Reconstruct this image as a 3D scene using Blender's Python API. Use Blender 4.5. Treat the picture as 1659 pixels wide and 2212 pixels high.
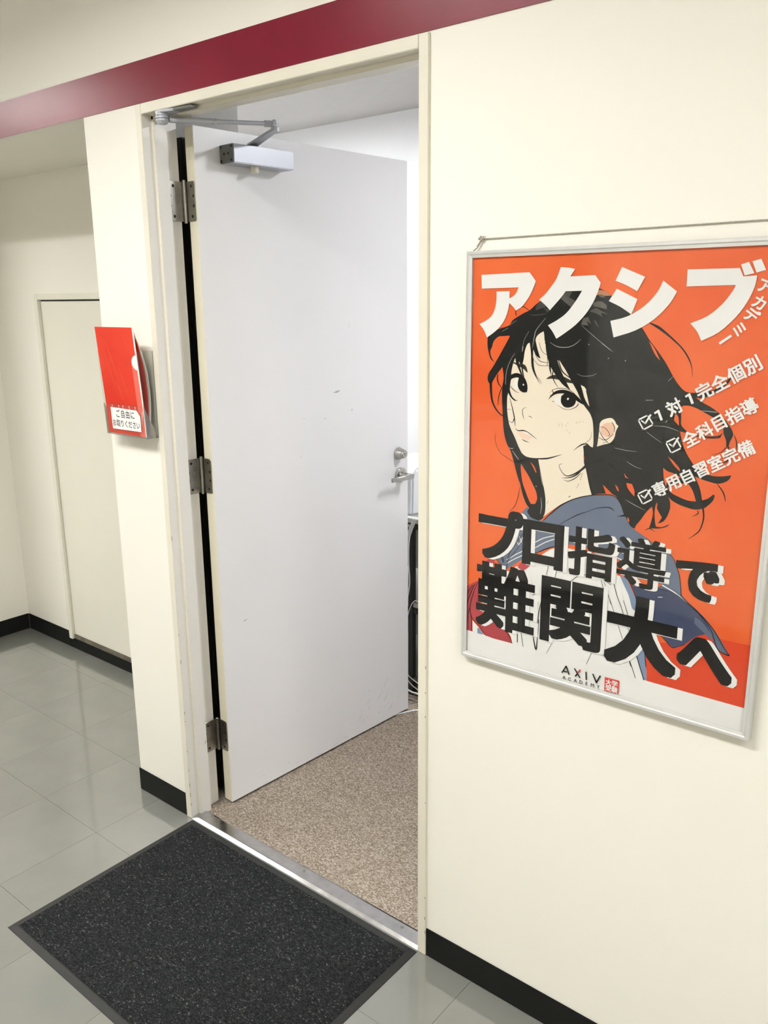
import bpy, bmesh, math, random
from mathutils import Vector, Matrix
from mathutils.geometry import tessellate_polygon

sc = bpy.context.scene
for o in list(bpy.data.objects):
    bpy.data.objects.remove(o)
COL = sc.collection
rnd = random.Random(7)

# ------------------------------------------------------------------ camera
cam_d = bpy.data.cameras.new('camera')
cam_d.sensor_fit = 'VERTICAL'; cam_d.sensor_height = 24.0; cam_d.lens = 19.8084
cam_d.clip_start = 0.02; cam_d.clip_end = 60
cam = bpy.data.objects.new('camera', cam_d); COL.objects.link(cam)
RIGHT = Vector((0.7738971, 0.6332522, -0.0086586))
DOWN = Vector((0.1480527, -0.1941943, -0.9697262))
FWD = Vector((-0.6157627, 0.7491864, -0.2440411))
cm = Matrix.Identity(4)
for i in range(3):
    cm[i][0] = RIGHT[i]; cm[i][1] = -DOWN[i]; cm[i][2] = -FWD[i]
cm[0][3], cm[1][3], cm[2][3] = 1.96889, -1.40950, 1.56578
cam.matrix_world = cm
sc.camera = cam

# ------------------------------------------------------------------ world, exposure
world = bpy.data.worlds.new('world'); sc.world = world; world.use_nodes = True
bg = world.node_tree.nodes['Background']
bg.inputs[0].default_value = (1, 1, 1, 1); bg.inputs[1].default_value = 0.02
sc.view_settings.view_transform = 'Standard'; sc.view_settings.look = 'None'
sc.view_settings.gamma = 1.0; sc.view_settings.use_curve_mapping = False
sc.view_settings.exposure = 0.0
cy = sc.cycles          # light paths: enough bounces for a pale interior, kept short for render time
cy.max_bounces = 4; cy.diffuse_bounces = 4; cy.glossy_bounces = 2; cy.transmission_bounces = 2; cy.transparent_max_bounces = 8
cy.caustics_reflective = False; cy.caustics_refractive = False
cy.use_adaptive_sampling = True; cy.adaptive_threshold = 0.10; cy.adaptive_min_samples = 16
cy.sample_clamp_indirect = 6.0

# lamps of the place and one added in the room: (x, y, size_x, size_y, strength), ceiling panels
CORRIDOR_LAMPS = [(-2.75, -1.30, 1.2, 0.34, 80.0), (0.40, -1.30, 1.2, 0.34, 56.5), (3.30, -1.30, 1.2, 0.34, 45.0)]
ROOM_LAMPS = [(1.50, 1.25, 0.62, 0.14, 125.0), (-1.2, 1.05, 1.2, 0.3, 42.0)]  # the second is unseen, added to brighten the room's back wall
CORRIDOR_TINT = (1.0, 0.988, 0.965)
ROOM_TINT = (0.965, 0.975, 1.0)
CEIL_C, CEIL_R = 2.72, 2.45
SKIRT = 0.10   # the corridor fixtures have deep side skirts

# ------------------------------------------------------------------ materials
def nt(name):
    m = bpy.data.materials.new(name); m.use_nodes = True
    t = m.node_tree; b = t.nodes['Principled BSDF']
    return m, t, b

def L(t, a, ao, b, bi):
    t.links.new(a.outputs[ao], b.inputs[bi])

def coords(t):
    return t.nodes.new('ShaderNodeTexCoord')

def mat(name, col, rough=0.5, metal=0.0, spec=0.5, var=0.0, vscale=3.0, col2=None, bump=0.0, bscale=200.0, bdist=0.001, detail=3.0, coat=0.0, rvar=0.0):
    """procedural material: colour drifting between col and col2 by noise, fine noise relief"""
    m, t, b = nt(name)
    b.inputs['Base Color'].default_value = (*col, 1)
    b.inputs['Roughness'].default_value = rough
    b.inputs['Metallic'].default_value = metal
    b.inputs['Specular IOR Level'].default_value = spec
    if coat:
        b.inputs['Coat Weight'].default_value = coat; b.inputs['Coat Roughness'].default_value = 0.03
    tc = coords(t)
    if col2 is None:
        col2 = tuple(c * (1 - max(var, 0.03)) for c in col)
    n = t.nodes.new('ShaderNodeTexNoise'); n.inputs['Scale'].default_value = vscale; n.inputs['Detail'].default_value = detail
    L(t, tc, 'Object', n, 'Vector')
    r = t.nodes.new('ShaderNodeValToRGB')
    r.color_ramp.elements[0].position = 0.35; r.color_ramp.elements[1].position = 0.65
    r.color_ramp.elements[0].color = (*col2, 1); r.color_ramp.elements[1].color = (*col, 1)
    L(t, n, 'Fac', r, 'Fac'); L(t, r, 'Color', b, 'Base Color')
    if rvar:
        mr = t.nodes.new('ShaderNodeMapRange'); mr.inputs['To Min'].default_value = rough - rvar; mr.inputs['To Max'].default_value = rough + rvar
        L(t, n, 'Fac', mr, 'Value'); L(t, mr, 'Result', b, 'Roughness')
    if bump:
        n2 = t.nodes.new('ShaderNodeTexNoise'); n2.inputs['Scale'].default_value = bscale; n2.inputs['Detail'].default_value = 2
        L(t, tc, 'Object', n2, 'Vector')
        bp = t.nodes.new('ShaderNodeBump'); bp.inputs['Strength'].default_value = bump; bp.inputs['Distance'].default_value = bdist
        L(t, n2, 'Fac', bp, 'Height'); L(t, bp, 'Normal', b, 'Normal')
    return m

def clear_mat(name, tint=(1, 1, 1), gain=1.0, rough=0.03, edge=0.0):
    """thin clear plastic: see-through with a Fresnel reflection"""
    m = bpy.data.materials.new(name); m.use_nodes = True
    t = m.node_tree; t.nodes.clear()
    out = t.nodes.new('ShaderNodeOutputMaterial'); mix = t.nodes.new('ShaderNodeMixShader')
    tr = t.nodes.new('ShaderNodeBsdfTransparent'); tr.inputs[0].default_value = (*tint, 1)
    gl = t.nodes.new('ShaderNodeBsdfGlossy'); gl.inputs['Roughness'].default_value = rough
    lw = t.nodes.new('ShaderNodeLayerWeight'); lw.inputs['Blend'].default_value = 0.5
    pw = t.nodes.new('ShaderNodeMath'); pw.operation = 'POWER'; pw.inputs[1].default_value = 5.0; L(t, lw, 'Facing', pw, 0)
    sch = t.nodes.new('ShaderNodeMath'); sch.operation = 'MULTIPLY_ADD'; sch.inputs[1].default_value = 0.96; sch.inputs[2].default_value = 0.04; L(t, pw, 0, sch, 0)
    n = t.nodes.new('ShaderNodeTexNoise'); n.inputs['Scale'].default_value = 9
    bp = t.nodes.new('ShaderNodeBump'); bp.inputs['Strength'].default_value = 0.02; bp.inputs['Distance'].default_value = 0.01
    tc = coords(t); L(t, tc, 'Object', n, 'Vector'); L(t, n, 'Fac', bp, 'Height'); L(t, bp, 'Normal', gl, 'Normal')
    mu = t.nodes.new('ShaderNodeMath'); mu.operation = 'MULTIPLY_ADD'; mu.inputs[1].default_value = gain; mu.inputs[2].default_value = edge
    L(t, sch, 0, mu, 0); L(t, mu, 0, mix, 0); L(t, tr, 0, mix, 1); L(t, gl, 0, mix, 2); L(t, mix, 0, out, 0)
    return m

M = {}
M['wall'] = mat('wall_paint', (0.88, 0.855, 0.775), 0.62, var=0.025, vscale=1.3, detail=1.0)
M['ceiling'] = mat('ceiling_paint', (0.82, 0.81, 0.78), 0.8, var=0.03)
M['room_wall'] = mat('room_wall_paint', (0.86, 0.87, 0.88), 0.7, var=0.02, vscale=1.0)
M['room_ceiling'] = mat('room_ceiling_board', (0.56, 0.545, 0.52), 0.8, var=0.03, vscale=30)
M['frame'] = mat('frame_paint', (0.76, 0.72, 0.61), 0.33, var=0.05, vscale=4, bump=0.06, bscale=90, bdist=0.0008)
M['door'] = mat('door_paint', (0.80, 0.79, 0.795), 0.26, var=0.02, vscale=2, bump=0.16, bscale=420, bdist=0.0006)
M['frame_inner'] = mat('frame_inner_cool_light', (0.77, 0.745, 0.70), 0.30, var=0.03, vscale=4, bump=0.06, bscale=90, bdist=0.0008)  # same frame paint with the cooler room light put into its colour
M['door_edge'] = mat('door_edge_paint', (0.76, 0.71, 0.56), 0.4, var=0.04, vscale=6)
M['panel'] = mat('access_panel_paint', (0.80, 0.775, 0.675), 0.45, var=0.02, vscale=2)
M['stripe'] = mat('burgundy_paint', (0.175, 0.009, 0.024), 0.29, spec=0.19, var=0.12, vscale=7, bump=0.05, bscale=60, bdist=0.0008)
M['base'] = mat('black_vinyl', (0.010, 0.0105, 0.0095), 0.6, spec=0.15, var=0.1, vscale=20)
M['grout'] = mat('tile_joint', (0.035, 0.033, 0.028), 0.7)
M['steel'] = mat('brushed_steel', (0.55, 0.53, 0.50), 0.26, 1.0, var=0.12, vscale=25, rvar=0.06)
M['dull_steel'] = mat('hinge_steel', (0.42, 0.40, 0.35), 0.30, 1.0, var=0.2, vscale=30, rvar=0.06)
M['sill'] = mat('stainless_threshold', (0.62, 0.61, 0.60), 0.22, 1.0, var=0.15, vscale=40, rvar=0.08)
M['grey_paint'] = mat('closer_silver_paint', (0.50, 0.51, 0.56), 0.36, 0.35, var=0.04, vscale=10)
M['closer_dark'] = mat('closer_end_grey', (0.16, 0.165, 0.15), 0.45, 0.3)
M['dark'] = mat('dark_hole', (0.01, 0.01, 0.01), 0.7)
M['aluminium'] = mat('anodised_aluminium', (0.80, 0.80, 0.79), 0.32, 0.55, var=0.05, vscale=30)
M['rubber'] = mat('black_rubber', (0.017, 0.0175, 0.016), 0.55, var=0.2, vscale=50)
M['cord'] = mat('grey_cord', (0.42, 0.39, 0.32), 0.8, var=0.3, vscale=300)
M['cable'] = mat('white_cable', (0.78, 0.78, 0.76), 0.4)
M['rack_dark'] = mat('rack_dark_grey', (0.045, 0.047, 0.045), 0.4, 0.2, var=0.2, vscale=8)
M['rack_light'] = mat('rack_light_grey', (0.55, 0.55, 0.53), 0.4, var=0.05)
M['rack_panel'] = mat('rack_panel_grey', (0.20, 0.205, 0.195), 0.5, var=0.15, vscale=6)
M['plastic_white'] = mat('white_plastic', (0.74, 0.76, 0.78), 0.35)
M['paper'] = mat('white_paper', (0.86, 0.855, 0.83), 0.55, var=0.02)
M['card_ink'] = mat('black_print', (0.02, 0.02, 0.02), 0.5)
M['folder'] = mat('red_folder', (0.60, 0.022, 0.008), 0.35, spec=0.2, vscale=9, col2=(0.66, 0.040, 0.016))
M['folder_pale'] = mat('red_folder_pale', (0.78, 0.13, 0.09), 0.3, var=0.1, vscale=20)
M['folder_white'] = mat('folder_white_edge', (0.86, 0.85, 0.82), 0.3)
M['folder_pink'] = mat('folder_pale_print', (0.82, 0.36, 0.30), 0.3)
M['leaflet'] = mat('leaflet_grey_white', (0.62, 0.60, 0.55), 0.5, var=0.1, vscale=30)
M['acrylic'] = clear_mat('clear_acrylic', (0.988, 0.988, 0.98), 0.8, 0.03)
M['acrylic_edge'] = clear_mat('clear_acrylic_edge', (0.74, 0.72, 0.66), 1.0, 0.15, 0.30)
M['cover'] = clear_mat('poster_cover_sheet', (0.99, 0.99, 0.99), 0.06, 0.025)
M['scuff'] = mat('grey_scuff', (0.42, 0.41, 0.40), 0.6)
M['chip'] = mat('paint_chip_brown', (0.16, 0.11, 0.05), 0.7)
M['window_dark'] = mat('dark_window_glass', (0.012, 0.013, 0.014), 0.08)

def floor_material():
    m, t, b = nt('grey_vinyl_tile')
    tc = coords(t)
    oi = t.nodes.new('ShaderNodeObjectInfo')
    n = t.nodes.new('ShaderNodeTexNoise'); n.inputs['Scale'].default_value = 6; n.inputs['Detail'].default_value = 4
    L(t, tc, 'Object', n, 'Vector')
    r = t.nodes.new('ShaderNodeValToRGB')
    r.color_ramp.elements[0].color = (0.190, 0.193, 0.172, 1); r.color_ramp.elements[1].color = (0.212, 0.215, 0.193, 1)
    r.color_ramp.elements[0].position = 0.3; r.color_ramp.elements[1].position = 0.7
    L(t, n, 'Fac', r, 'Fac')
    hv = t.nodes.new('ShaderNodeHueSaturation')
    mr = t.nodes.new('ShaderNodeMapRange'); mr.inputs['To Min'].default_value = 0.985; mr.inputs['To Max'].default_value = 1.015
    L(t, oi, 'Random', mr, 'Value'); L(t, mr, 'Result', hv, 'Value'); L(t, r, 'Color', hv, 'Color'); L(t, hv, 'Color', b, 'Base Color')
    n3 = t.nodes.new('ShaderNodeTexNoise'); n3.inputs['Scale'].default_value = 3.0; n3.inputs['Detail'].default_value = 3
    gp = t.nodes.new('ShaderNodeNewGeometry'); L(t, gp, 'Position', n3, 'Vector')
    mr2 = t.nodes.new('ShaderNodeMapRange'); mr2.inputs['To Min'].default_value = 0.05; mr2.inputs['To Max'].default_value = 0.13
    L(t, n3, 'Fac', mr2, 'Value'); L(t, mr2, 'Result', b, 'Roughness')
    n2 = t.nodes.new('ShaderNodeTexNoise'); n2.inputs['Scale'].default_value = 18; n2.inputs['Detail'].default_value = 2
    L(t, gp, 'Position', n2, 'Vector')
    bp = t.nodes.new('ShaderNodeBump'); bp.inputs['Strength'].default_value = 0.035; bp.inputs['Distance'].default_value = 0.004
    L(t, n2, 'Fac', bp, 'Height'); L(t, bp, 'Normal', b, 'Normal')
    b.inputs['Specular IOR Level'].default_value = 0.5
    b.inputs['Coat Weight'].default_value = 1.0; b.inputs['Coat IOR'].default_value = 1.6; b.inputs['Coat Roughness'].default_value = 0.035
    L(t, bp, 'Normal', b, 'Coat Normal')
    return m
M['tile'] = floor_material()

def pile_material(name, cols, scale, rough=0.95, bump=0.5, bdist=0.003, stretch=(1, 1, 1), blot=0.0):
    m, t, b = nt(name)
    tc = coords(t)
    mp = t.nodes.new('ShaderNodeMapping'); mp.inputs['Scale'].default_value = stretch
    L(t, tc, 'Object', mp, 'Vector')
    n = t.nodes.new('ShaderNodeTexVoronoi'); n.inputs['Scale'].default_value = scale; n.inputs['Randomness'].default_value = 1.0
    L(t, mp, 'Vector', n, 'Vector')
    sp_ = t.nodes.new('ShaderNodeSeparateColor'); L(t, n, 'Color', sp_, 'Color')
    r = t.nodes.new('ShaderNodeValToRGB')
    els = r.color_ramp.elements
    while len(els) < len(cols): els.new(0.5)
    for e, (p, c) in zip(els, cols): e.position = p; e.color = (*c, 1)
    L(t, sp_, 'Red', r, 'Fac')
    if blot:
        n4 = t.nodes.new('ShaderNodeTexNoise'); n4.inputs['Scale'].default_value = 2.2; n4.inputs['Detail'].default_value = 3
        L(t, tc, 'Object', n4, 'Vector')
        mr = t.nodes.new('ShaderNodeMapRange'); mr.inputs['From Min'].default_value = 0.3; mr.inputs['From Max'].default_value = 0.7
        mr.inputs['To Min'].default_value = 1 - blot; mr.inputs['To Max'].default_value = 1 + blot * 0.5
        L(t, n4, 'Fac', mr, 'Value')
        hv = t.nodes.new('ShaderNodeHueSaturation'); L(t, mr, 'Result', hv, 'Value'); L(t, r, 'Color', hv, 'Color'); L(t, hv, 'Color', b, 'Base Color')
    else:
        L(t, r, 'Color', b, 'Base Color')
    bp = t.nodes.new('ShaderNodeBump'); bp.inputs['Strength'].default_value = bump; bp.inputs['Distance'].default_value = bdist
    L(t, n, 'Distance', bp, 'Height'); bp.invert = True; L(t, bp, 'Normal', b, 'Normal')
    b.inputs['Roughness'].default_value = rough; b.inputs['Specular IOR Level'].default_value = 0.15
    return m
M['carpet'] = pile_material('brown_loop_carpet', [(0.0, (0.155, 0.118, 0.088)), (0.30, (0.235, 0.19, 0.147)), (0.65, (0.31, 0.26, 0.207)), (0.95, (0.44, 0.385, 0.325))], 310, bump=0.5, bdist=0.003, stretch=(0.75, 1.15, 1), blot=0.12)
M['mat_pile'] = pile_material('charcoal_mat_pile', [(0.0, (0.008, 0.009, 0.010)), (0.60, (0.017, 0.018, 0.019)), (0.93, (0.032, 0.033, 0.033)), (1.0, (0.10, 0.10, 0.095))], 360, bump=0.6, bdist=0.003, stretch=(0.7, 1.1, 1))

def emit(name, col, s):
    m = bpy.data.materials.new(name); m.use_nodes = True
    t = m.node_tree; t.nodes.clear()
    out = t.nodes.new('ShaderNodeOutputMaterial'); e = t.nodes.new('ShaderNodeEmission')
    e.inputs[0].default_value = (*col, 1); e.inputs[1].default_value = s
    L(t, e, 0, out, 0)
    return m

# ------------------------------------------------------------------ mesh helpers
class MB:
    def __init__(s): s.v = []; s.f = []; s.mi = []
    def add(s, vs, fs, mi=0):
        k = len(s.v); s.v += [tuple(v) for v in vs]; s.f += [tuple(i + k for i in f) for f in fs]; s.mi += [mi] * len(fs); return s
    def box(s, x0, x1, y0, y1, z0, z1, mi=0):
        vs = [(x, y, z) for x in (x0, x1) for y in (y0, y1) for z in (z0, z1)]
        return s.add(vs, [(0, 1, 3, 2), (4, 6, 7, 5), (0, 4, 5, 1), (2, 3, 7, 6), (0, 2, 6, 4), (1, 5, 7, 3)], mi)
    def prism(s, poly, h0, h1, axis='z', mi=0):
        """extrude a simple 2D polygon; axis z: (x,y); axis x: (y,z); axis y: (x,z)"""
        def p(a, b, h): return {'z': (a, b, h), 'x': (h, a, b), 'y': (a, h, b)}[axis]
        n = len(poly)
        vs = [p(a, b, h0) for a, b in poly] + [p(a, b, h1) for a, b in poly]
        tri = tessellate_polygon([[Vector((a, b, 0)) for a, b in poly]])
        fs = [tuple(t) for t in tri] + [tuple(i + n for i in t[::-1]) for t in tri]
        fs += [(i, (i + 1) % n, n + (i + 1) % n, n + i) for i in range(n)]
        return s.add(vs, fs, mi)
    def tube(s, pts, r, seg=10, cap=True, mi=0):
        pts = [Vector(p) for p in pts]; rs = r if isinstance(r, (list, tuple)) else [r] * len(pts)
        vs = []; up = None
        for i, p in enumerate(pts):
            d = (pts[min(i + 1, len(pts) - 1)] - pts[max(i - 1, 0)]).normalized()
            if up is None: up = Vector((0, 0, 1)) if abs(d.z) < 0.9 else Vector((1, 0, 0))
            a = d.cross(up).normalized(); up = a.cross(d).normalized()
            for k in range(seg):
                t = 2 * math.pi * k / seg
                vs.append(p + (a * math.cos(t) + up * math.sin(t)) * rs[i])
        fs = []
        for i in range(len(pts) - 1):
            for k in range(seg):
                a0 = i * seg + k; a1 = i * seg + (k + 1) % seg
                fs.append((a0, a1, a1 + seg, a0 + seg))
        if cap:
            fs.append(tuple(range(seg))[::-1]); fs.append(tuple((len(pts) - 1) * seg + k for k in range(seg)))
        return s.add(vs, fs, mi)
    def lathe(s, c, axis, prof, seg=28, mi=0):
        """prof: [(distance along axis, radius)]"""
        c = Vector(c); d = Vector(axis).normalized()
        return s.tube([c + d * h for h, _ in prof], [max(r, 1e-5) for _, r in prof], seg, True, mi)
    def build(s, name, m, parent=None, bevel=0.0, smooth=False, segs=2):
        me = bpy.data.meshes.new(name); me.from_pydata(s.v, [], s.f)
        bm = bmesh.new(); bm.from_mesh(me)
        for f, i in zip(bm.faces, s.mi): f.material_index = i
        bmesh.ops.recalc_face_normals(bm, faces=bm.faces[:])
        if bevel:
            es = [e for e in bm.edges if len(e.link_faces) == 2 and e.calc_face_angle(0) > 0.5]
            bmesh.ops.bevel(bm, geom=es, offset=bevel, segments=segs, affect='EDGES', clamp_overlap=True)
        bm.to_mesh(me); bm.free()
        for mm in (m if isinstance(m, (list, tuple)) else [m]): me.materials.append(mm)
        if smooth:
            for p in me.polygons: p.use_smooth = True
            me.set_sharp_from_angle(angle=math.radians(35))
        o = bpy.data.objects.new(name, me); COL.objects.link(o)
        if parent is not None: o.parent = parent
        return o

def tag(o, label, cat, group=None, kind=None):
    o['label'] = label; o['category'] = cat
    if group: o['group'] = group
    if kind: o['kind'] = kind
    return o

def empty(name, loc=(0, 0, 0), rz=0.0):
    o = bpy.data.objects.new(name, None); COL.objects.link(o)
    o.empty_display_size = 0.1; o.location = loc; o.rotation_euler = (0, 0, rz)
    return o

def struct(o, label, cat): return tag(o, label, cat, kind='structure')

def crom(pts, n=4):
    """open Catmull-Rom through 3D points"""
    pts = [Vector(p) for p in pts]; out = []
    for i in range(len(pts) - 1):
        p0 = pts[max(i - 1, 0)]; p1 = pts[i]; p2 = pts[i + 1]; p3 = pts[min(i + 2, len(pts) - 1)]
        for k in range(n):
            t = k / n
            out.append(0.5 * (2 * p1 + (p2 - p0) * t + (2 * p0 - 5 * p1 + 4 * p2 - p3) * t * t + (3 * p1 - p0 - 3 * p2 + p3) * t ** 3))
    out.append(pts[-1]); return out

# ------------------------------------------------------------------ dimensions
WY = 0.0056           # corridor face of the door wall (the door frame stands proud of it, front at y = 0)
W = 0.929; H = 2.050  # door frame, outer
RX0, RX1, RY = -1.890, -0.241, 0.513   # recess
XL, XR, YO = -5.2, 4.4, -2.45          # corridor ends and opposite wall
RB = 2.09; RXL, RXR = -2.4, 3.3        # room behind the door
ZB = 2.0526           # underside of the burgundy band / beam

# ------------------------------------------------------------------ shell
w = MB()
w.box(W - 0.008, XR, WY, 0.112, 0, CEIL_C)                 # right of the door
w.box(RX1, 0.008, WY, 0.112, 0, CEIL_C)                    # pier left of the door
w.box(0.008, W - 0.008, WY, 0.112, H - 0.008, CEIL_C)      # above the door
w.box(RX0, RX1, WY, 0.080, ZB, CEIL_C)                     # beam over the recess
w.box(XL, RX0, WY, 0.112, 0, CEIL_C)
struct(w.build('wall_front', M['wall']), 'cream painted corridor wall with the doorway and recess', 'wall')
struct(MB().box(RX0 - 0.1, RX1 + 0.014, RY, RY + 0.024, 0, CEIL_C).build('wall_recess_back', M['wall']), 'cream back wall of the shadowed recess', 'wall')
struct(MB().box(RX0 - 0.1, RX0, 0.112, RY, 0, CEIL_C).build('wall_recess_left', M['wall']), 'cream left side wall of the recess', 'wall')
struct(MB().box(RX1, RX1 + 0.014, 0.112, RY, 0, CEIL_C).build('wall_recess_right', M['wall']), 'cream side wall of the pier inside the recess', 'wall')
struct(MB().box(RX0, RX1, 0.080, RY, ZB + 0.012, ZB + 0.06).build('ceiling_recess', M['wall']), 'low cream soffit over the recess', 'ceiling')
o = MB().box(XL, XR, YO - 0.1, YO, 0, CEIL_C).build('wall_back', M['wall']); struct(o, 'cream corridor wall opposite the door', 'wall')
struct(MB().box(XL - 0.1, XL, YO, 0.1, 0, CEIL_C).build('wall_left', M['wall']), 'cream end wall of the corridor, far left', 'wall')
struct(MB().box(XR, XR + 0.1, YO, 0.1, 0, CEIL_C).build('wall_right', M['wall']), 'cream end wall of the corridor, far right', 'wall')
ceil_c = struct(MB().box(XL, XR, YO, 0.10, CEIL_C, CEIL_C + 0.05).build('ceiling', M['ceiling']), 'white corridor ceiling with lamp panels', 'ceiling')
# room behind the door
struct(MB().box(RXL - 0.1, RXR + 0.1, RB, RB + 0.1, 0, CEIL_R + 0.05).build('wall_room_back', M['room_wall']), 'bright white wall of the room behind the open door', 'wall')
struct(MB().box(RXL - 0.1, RXL, RY + 0.030, RB, 0, CEIL_R).build('wall_room_left', M['room_wall']), 'white left wall of the room', 'wall')
struct(MB().box(RXR, RXR + 0.1, 0.112, RB, 0, CEIL_R).build('wall_room_right', M['room_wall']), 'white right wall of the room', 'wall')
m = MB().box(W - 0.008, RXR, 0.112, 0.118, 0, CEIL_R); m.box(RX1 + 0.014, 0.008, 0.112, 0.118, 0, CEIL_R); m.box(0.008, W - 0.008, 0.112, 0.118, H - 0.008, CEIL_R)
struct(m.build('wall_room_front', M['room_wall']), 'white room side of the doorway wall', 'wall')
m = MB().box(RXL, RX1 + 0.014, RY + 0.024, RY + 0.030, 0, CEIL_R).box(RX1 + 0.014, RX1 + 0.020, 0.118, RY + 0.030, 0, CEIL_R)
struct(m.build('wall_room_corner', M['room_ceiling']), 'room wall behind the open door, greyed to stand for shade', 'wall')  # ceiling grey stands in for the weak light on this wall
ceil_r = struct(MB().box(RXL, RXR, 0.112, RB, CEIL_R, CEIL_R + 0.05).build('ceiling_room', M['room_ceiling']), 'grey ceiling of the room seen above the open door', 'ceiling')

def lamp_panel(x, y, sx, sy, z, tint, s, parent, sk):
    h = MB()
    t = 0.025
    for a in ((x - sx / 2 - t, x + sx / 2 + t, y - sy / 2 - t, y - sy / 2), (x - sx / 2 - t, x + sx / 2 + t, y + sy / 2, y + sy / 2 + t), (x - sx / 2 - t, x - sx / 2, y - sy / 2, y + sy / 2), (x + sx / 2, x + sx / 2 + t, y - sy / 2, y + sy / 2)):
        h.box(*a, z - sk, z)
    f = h.build('lamp_frame', M['ceiling'], parent)
    MB().box(x - sx / 2, x + sx / 2, y - sy / 2, y + sy / 2, z - 0.012, z).build('lamp_diffuser', emit('lamp_glow', tint, s), f)
for k, (x, y, sx, sy, s) in enumerate(CORRIDOR_LAMPS): lamp_panel(x, y, sx, sy, CEIL_C, CORRIDOR_TINT, s, ceil_c, SKIRT)
for k, (x, y, sx, sy, s) in enumerate(ROOM_LAMPS): lamp_panel(x, y, sx, sy, CEIL_R, ROOM_TINT, s, ceil_r, 0.02)

# dark window in the opposite wall
win = empty('window_1', (-0.72, YO, 1.02)); struct(win, 'dark window in the wall opposite the door', 'window')
m = MB(); hw, hh = 0.83, 1.0
for a in ((-hw - .04, hw + .04, -.04, 0), (-hw - .04, hw + .04, hh, hh + .04), (-hw - .04, -hw, 0, hh), (hw, hw + .04, 0, hh)):
    m.box(a[0], a[1], 0, 0.03, a[2], a[3])
m.build('window_frame', M['aluminium'], win); MB().box(-hw, hw, 0.0, 0.012, 0, hh).build('pane', M['window_dark'], win)

# floors
fl = struct(MB().box(XL, XR, YO, RY, -0.06, -0.0022).build('floor', M['grout']), 'glossy grey vinyl tile floor of the corridor', 'floor')
TS = 0.3022; TX, TY = -0.1475, -0.2268
tile0 = None; g = 0.0004
bt = MB().box(-TS / 2 + g, TS / 2 - g, -TS / 2 + g, TS / 2 - g, -0.0022, 0.0)
for i in range(-17, 15):
    for j in range(-8, 3):
        x0 = TX + i * TS; y0 = TY + j * TS
        xa, xb, ya, yb = max(x0, XL), min(x0 + TS, XR), max(y0, YO), y0 + TS
        if x0 < XL - 0.01 or xb - xa < 0.05 or yb - ya < 0.03: continue
        if y0 + 0.01 > 0:                                    # only the recess and the doorway strip lie beyond y = 0
            if x0 + TS < RX0 or x0 > RX1 + 0.02: continue
        cut = None
        if yb > RY: cut = RY
        elif ya < 0 < yb and (xb <= RX0 or xa >= RX1): cut = WY
        if tile0 is None:
            t_ = bt.build('floor_tile', M['tile'], fl); tile0 = t_
        elif cut is None and xb - xa > TS - 0.001 and yb - ya > TS - 0.001:
            t_ = tile0.copy(); COL.objects.link(t_); t_.parent = fl
        else:
            yb2 = cut if cut else yb
            cx, cy = (xa + xb) / 2, (ya + yb2) / 2
            t_ = MB().box(xa - cx + g, xb - cx - g, ya - cy + g, yb2 - cy - g, -0.0022, 0).build('floor_tile', M['tile'], fl)
            t_.location = (cx, cy, 0); continue
        t_.location = ((x0 + TS / 2), (y0 + TS / 2), 0)
m = MB().box(0.0, W, 0.05, 0.118, -0.06, 0.0).box(RX1 + 0.02, RXR, 0.118, RB, -0.06, 0.0).box(RXL, RX1 + 0.02, RY + 0.03, RB, -0.06, 0.0)
struct(m.build('floor_carpet', M['carpet']), 'brown flecked loop-pile carpet inside the room', 'carpet')

# baseboards
def bb(name, label, *boxes):
    m = MB()
    for b_ in boxes: m.box(*b_)
    struct(m.build(name, M['base'], bevel=0.0012), label, 'baseboard')
BT = 0.004; BH = 0.0775
bb('baseboard_right', 'black vinyl baseboard under the poster wall', (W + 0.0005, XR, WY - BT, WY - 0.0002, 0.0005, BH))
bb('baseboard_left', 'short black vinyl baseboard left of the door frame', (RX1 - BT, -0.0005, WY - BT, WY - 0.0002, 0.0005, BH))
bb('baseboard_recess_right', 'black vinyl baseboard on the side of the pier', (RX1 - BT, RX1 - 0.0002, WY, RY - BT, 0.0005, BH))
bb('baseboard_recess_back', 'black vinyl baseboard along the recess back wall', (RX0 + BT, -1.512, RY - BT, RY - 0.0002, 0.0005, BH), (-1.512, RX1 - BT, RY - BT, RY - 0.0002, 0.0005, 0.052))
bb('baseboard_recess_left', 'black vinyl baseboard on the left recess wall', (RX0 + 0.0002, RX0 + BT, WY, RY - BT, 0.0005, BH))
bb('baseboard_front', 'black vinyl baseboard left of the recess', (XL, RX0 + BT, WY - BT, WY - 0.0002, 0.0005, BH))
bb('baseboard_back', 'black vinyl baseboard on the opposite wall', (XL, XR, YO + 0.0002, YO + BT, 0.0005, BH))

# burgundy band
struct(MB().box(XL, XR, WY - 0.0016, WY - 0.0001, ZB, 2.1504).build('trim_1', M['stripe']), 'glossy burgundy painted band above the door', 'wall band')

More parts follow.
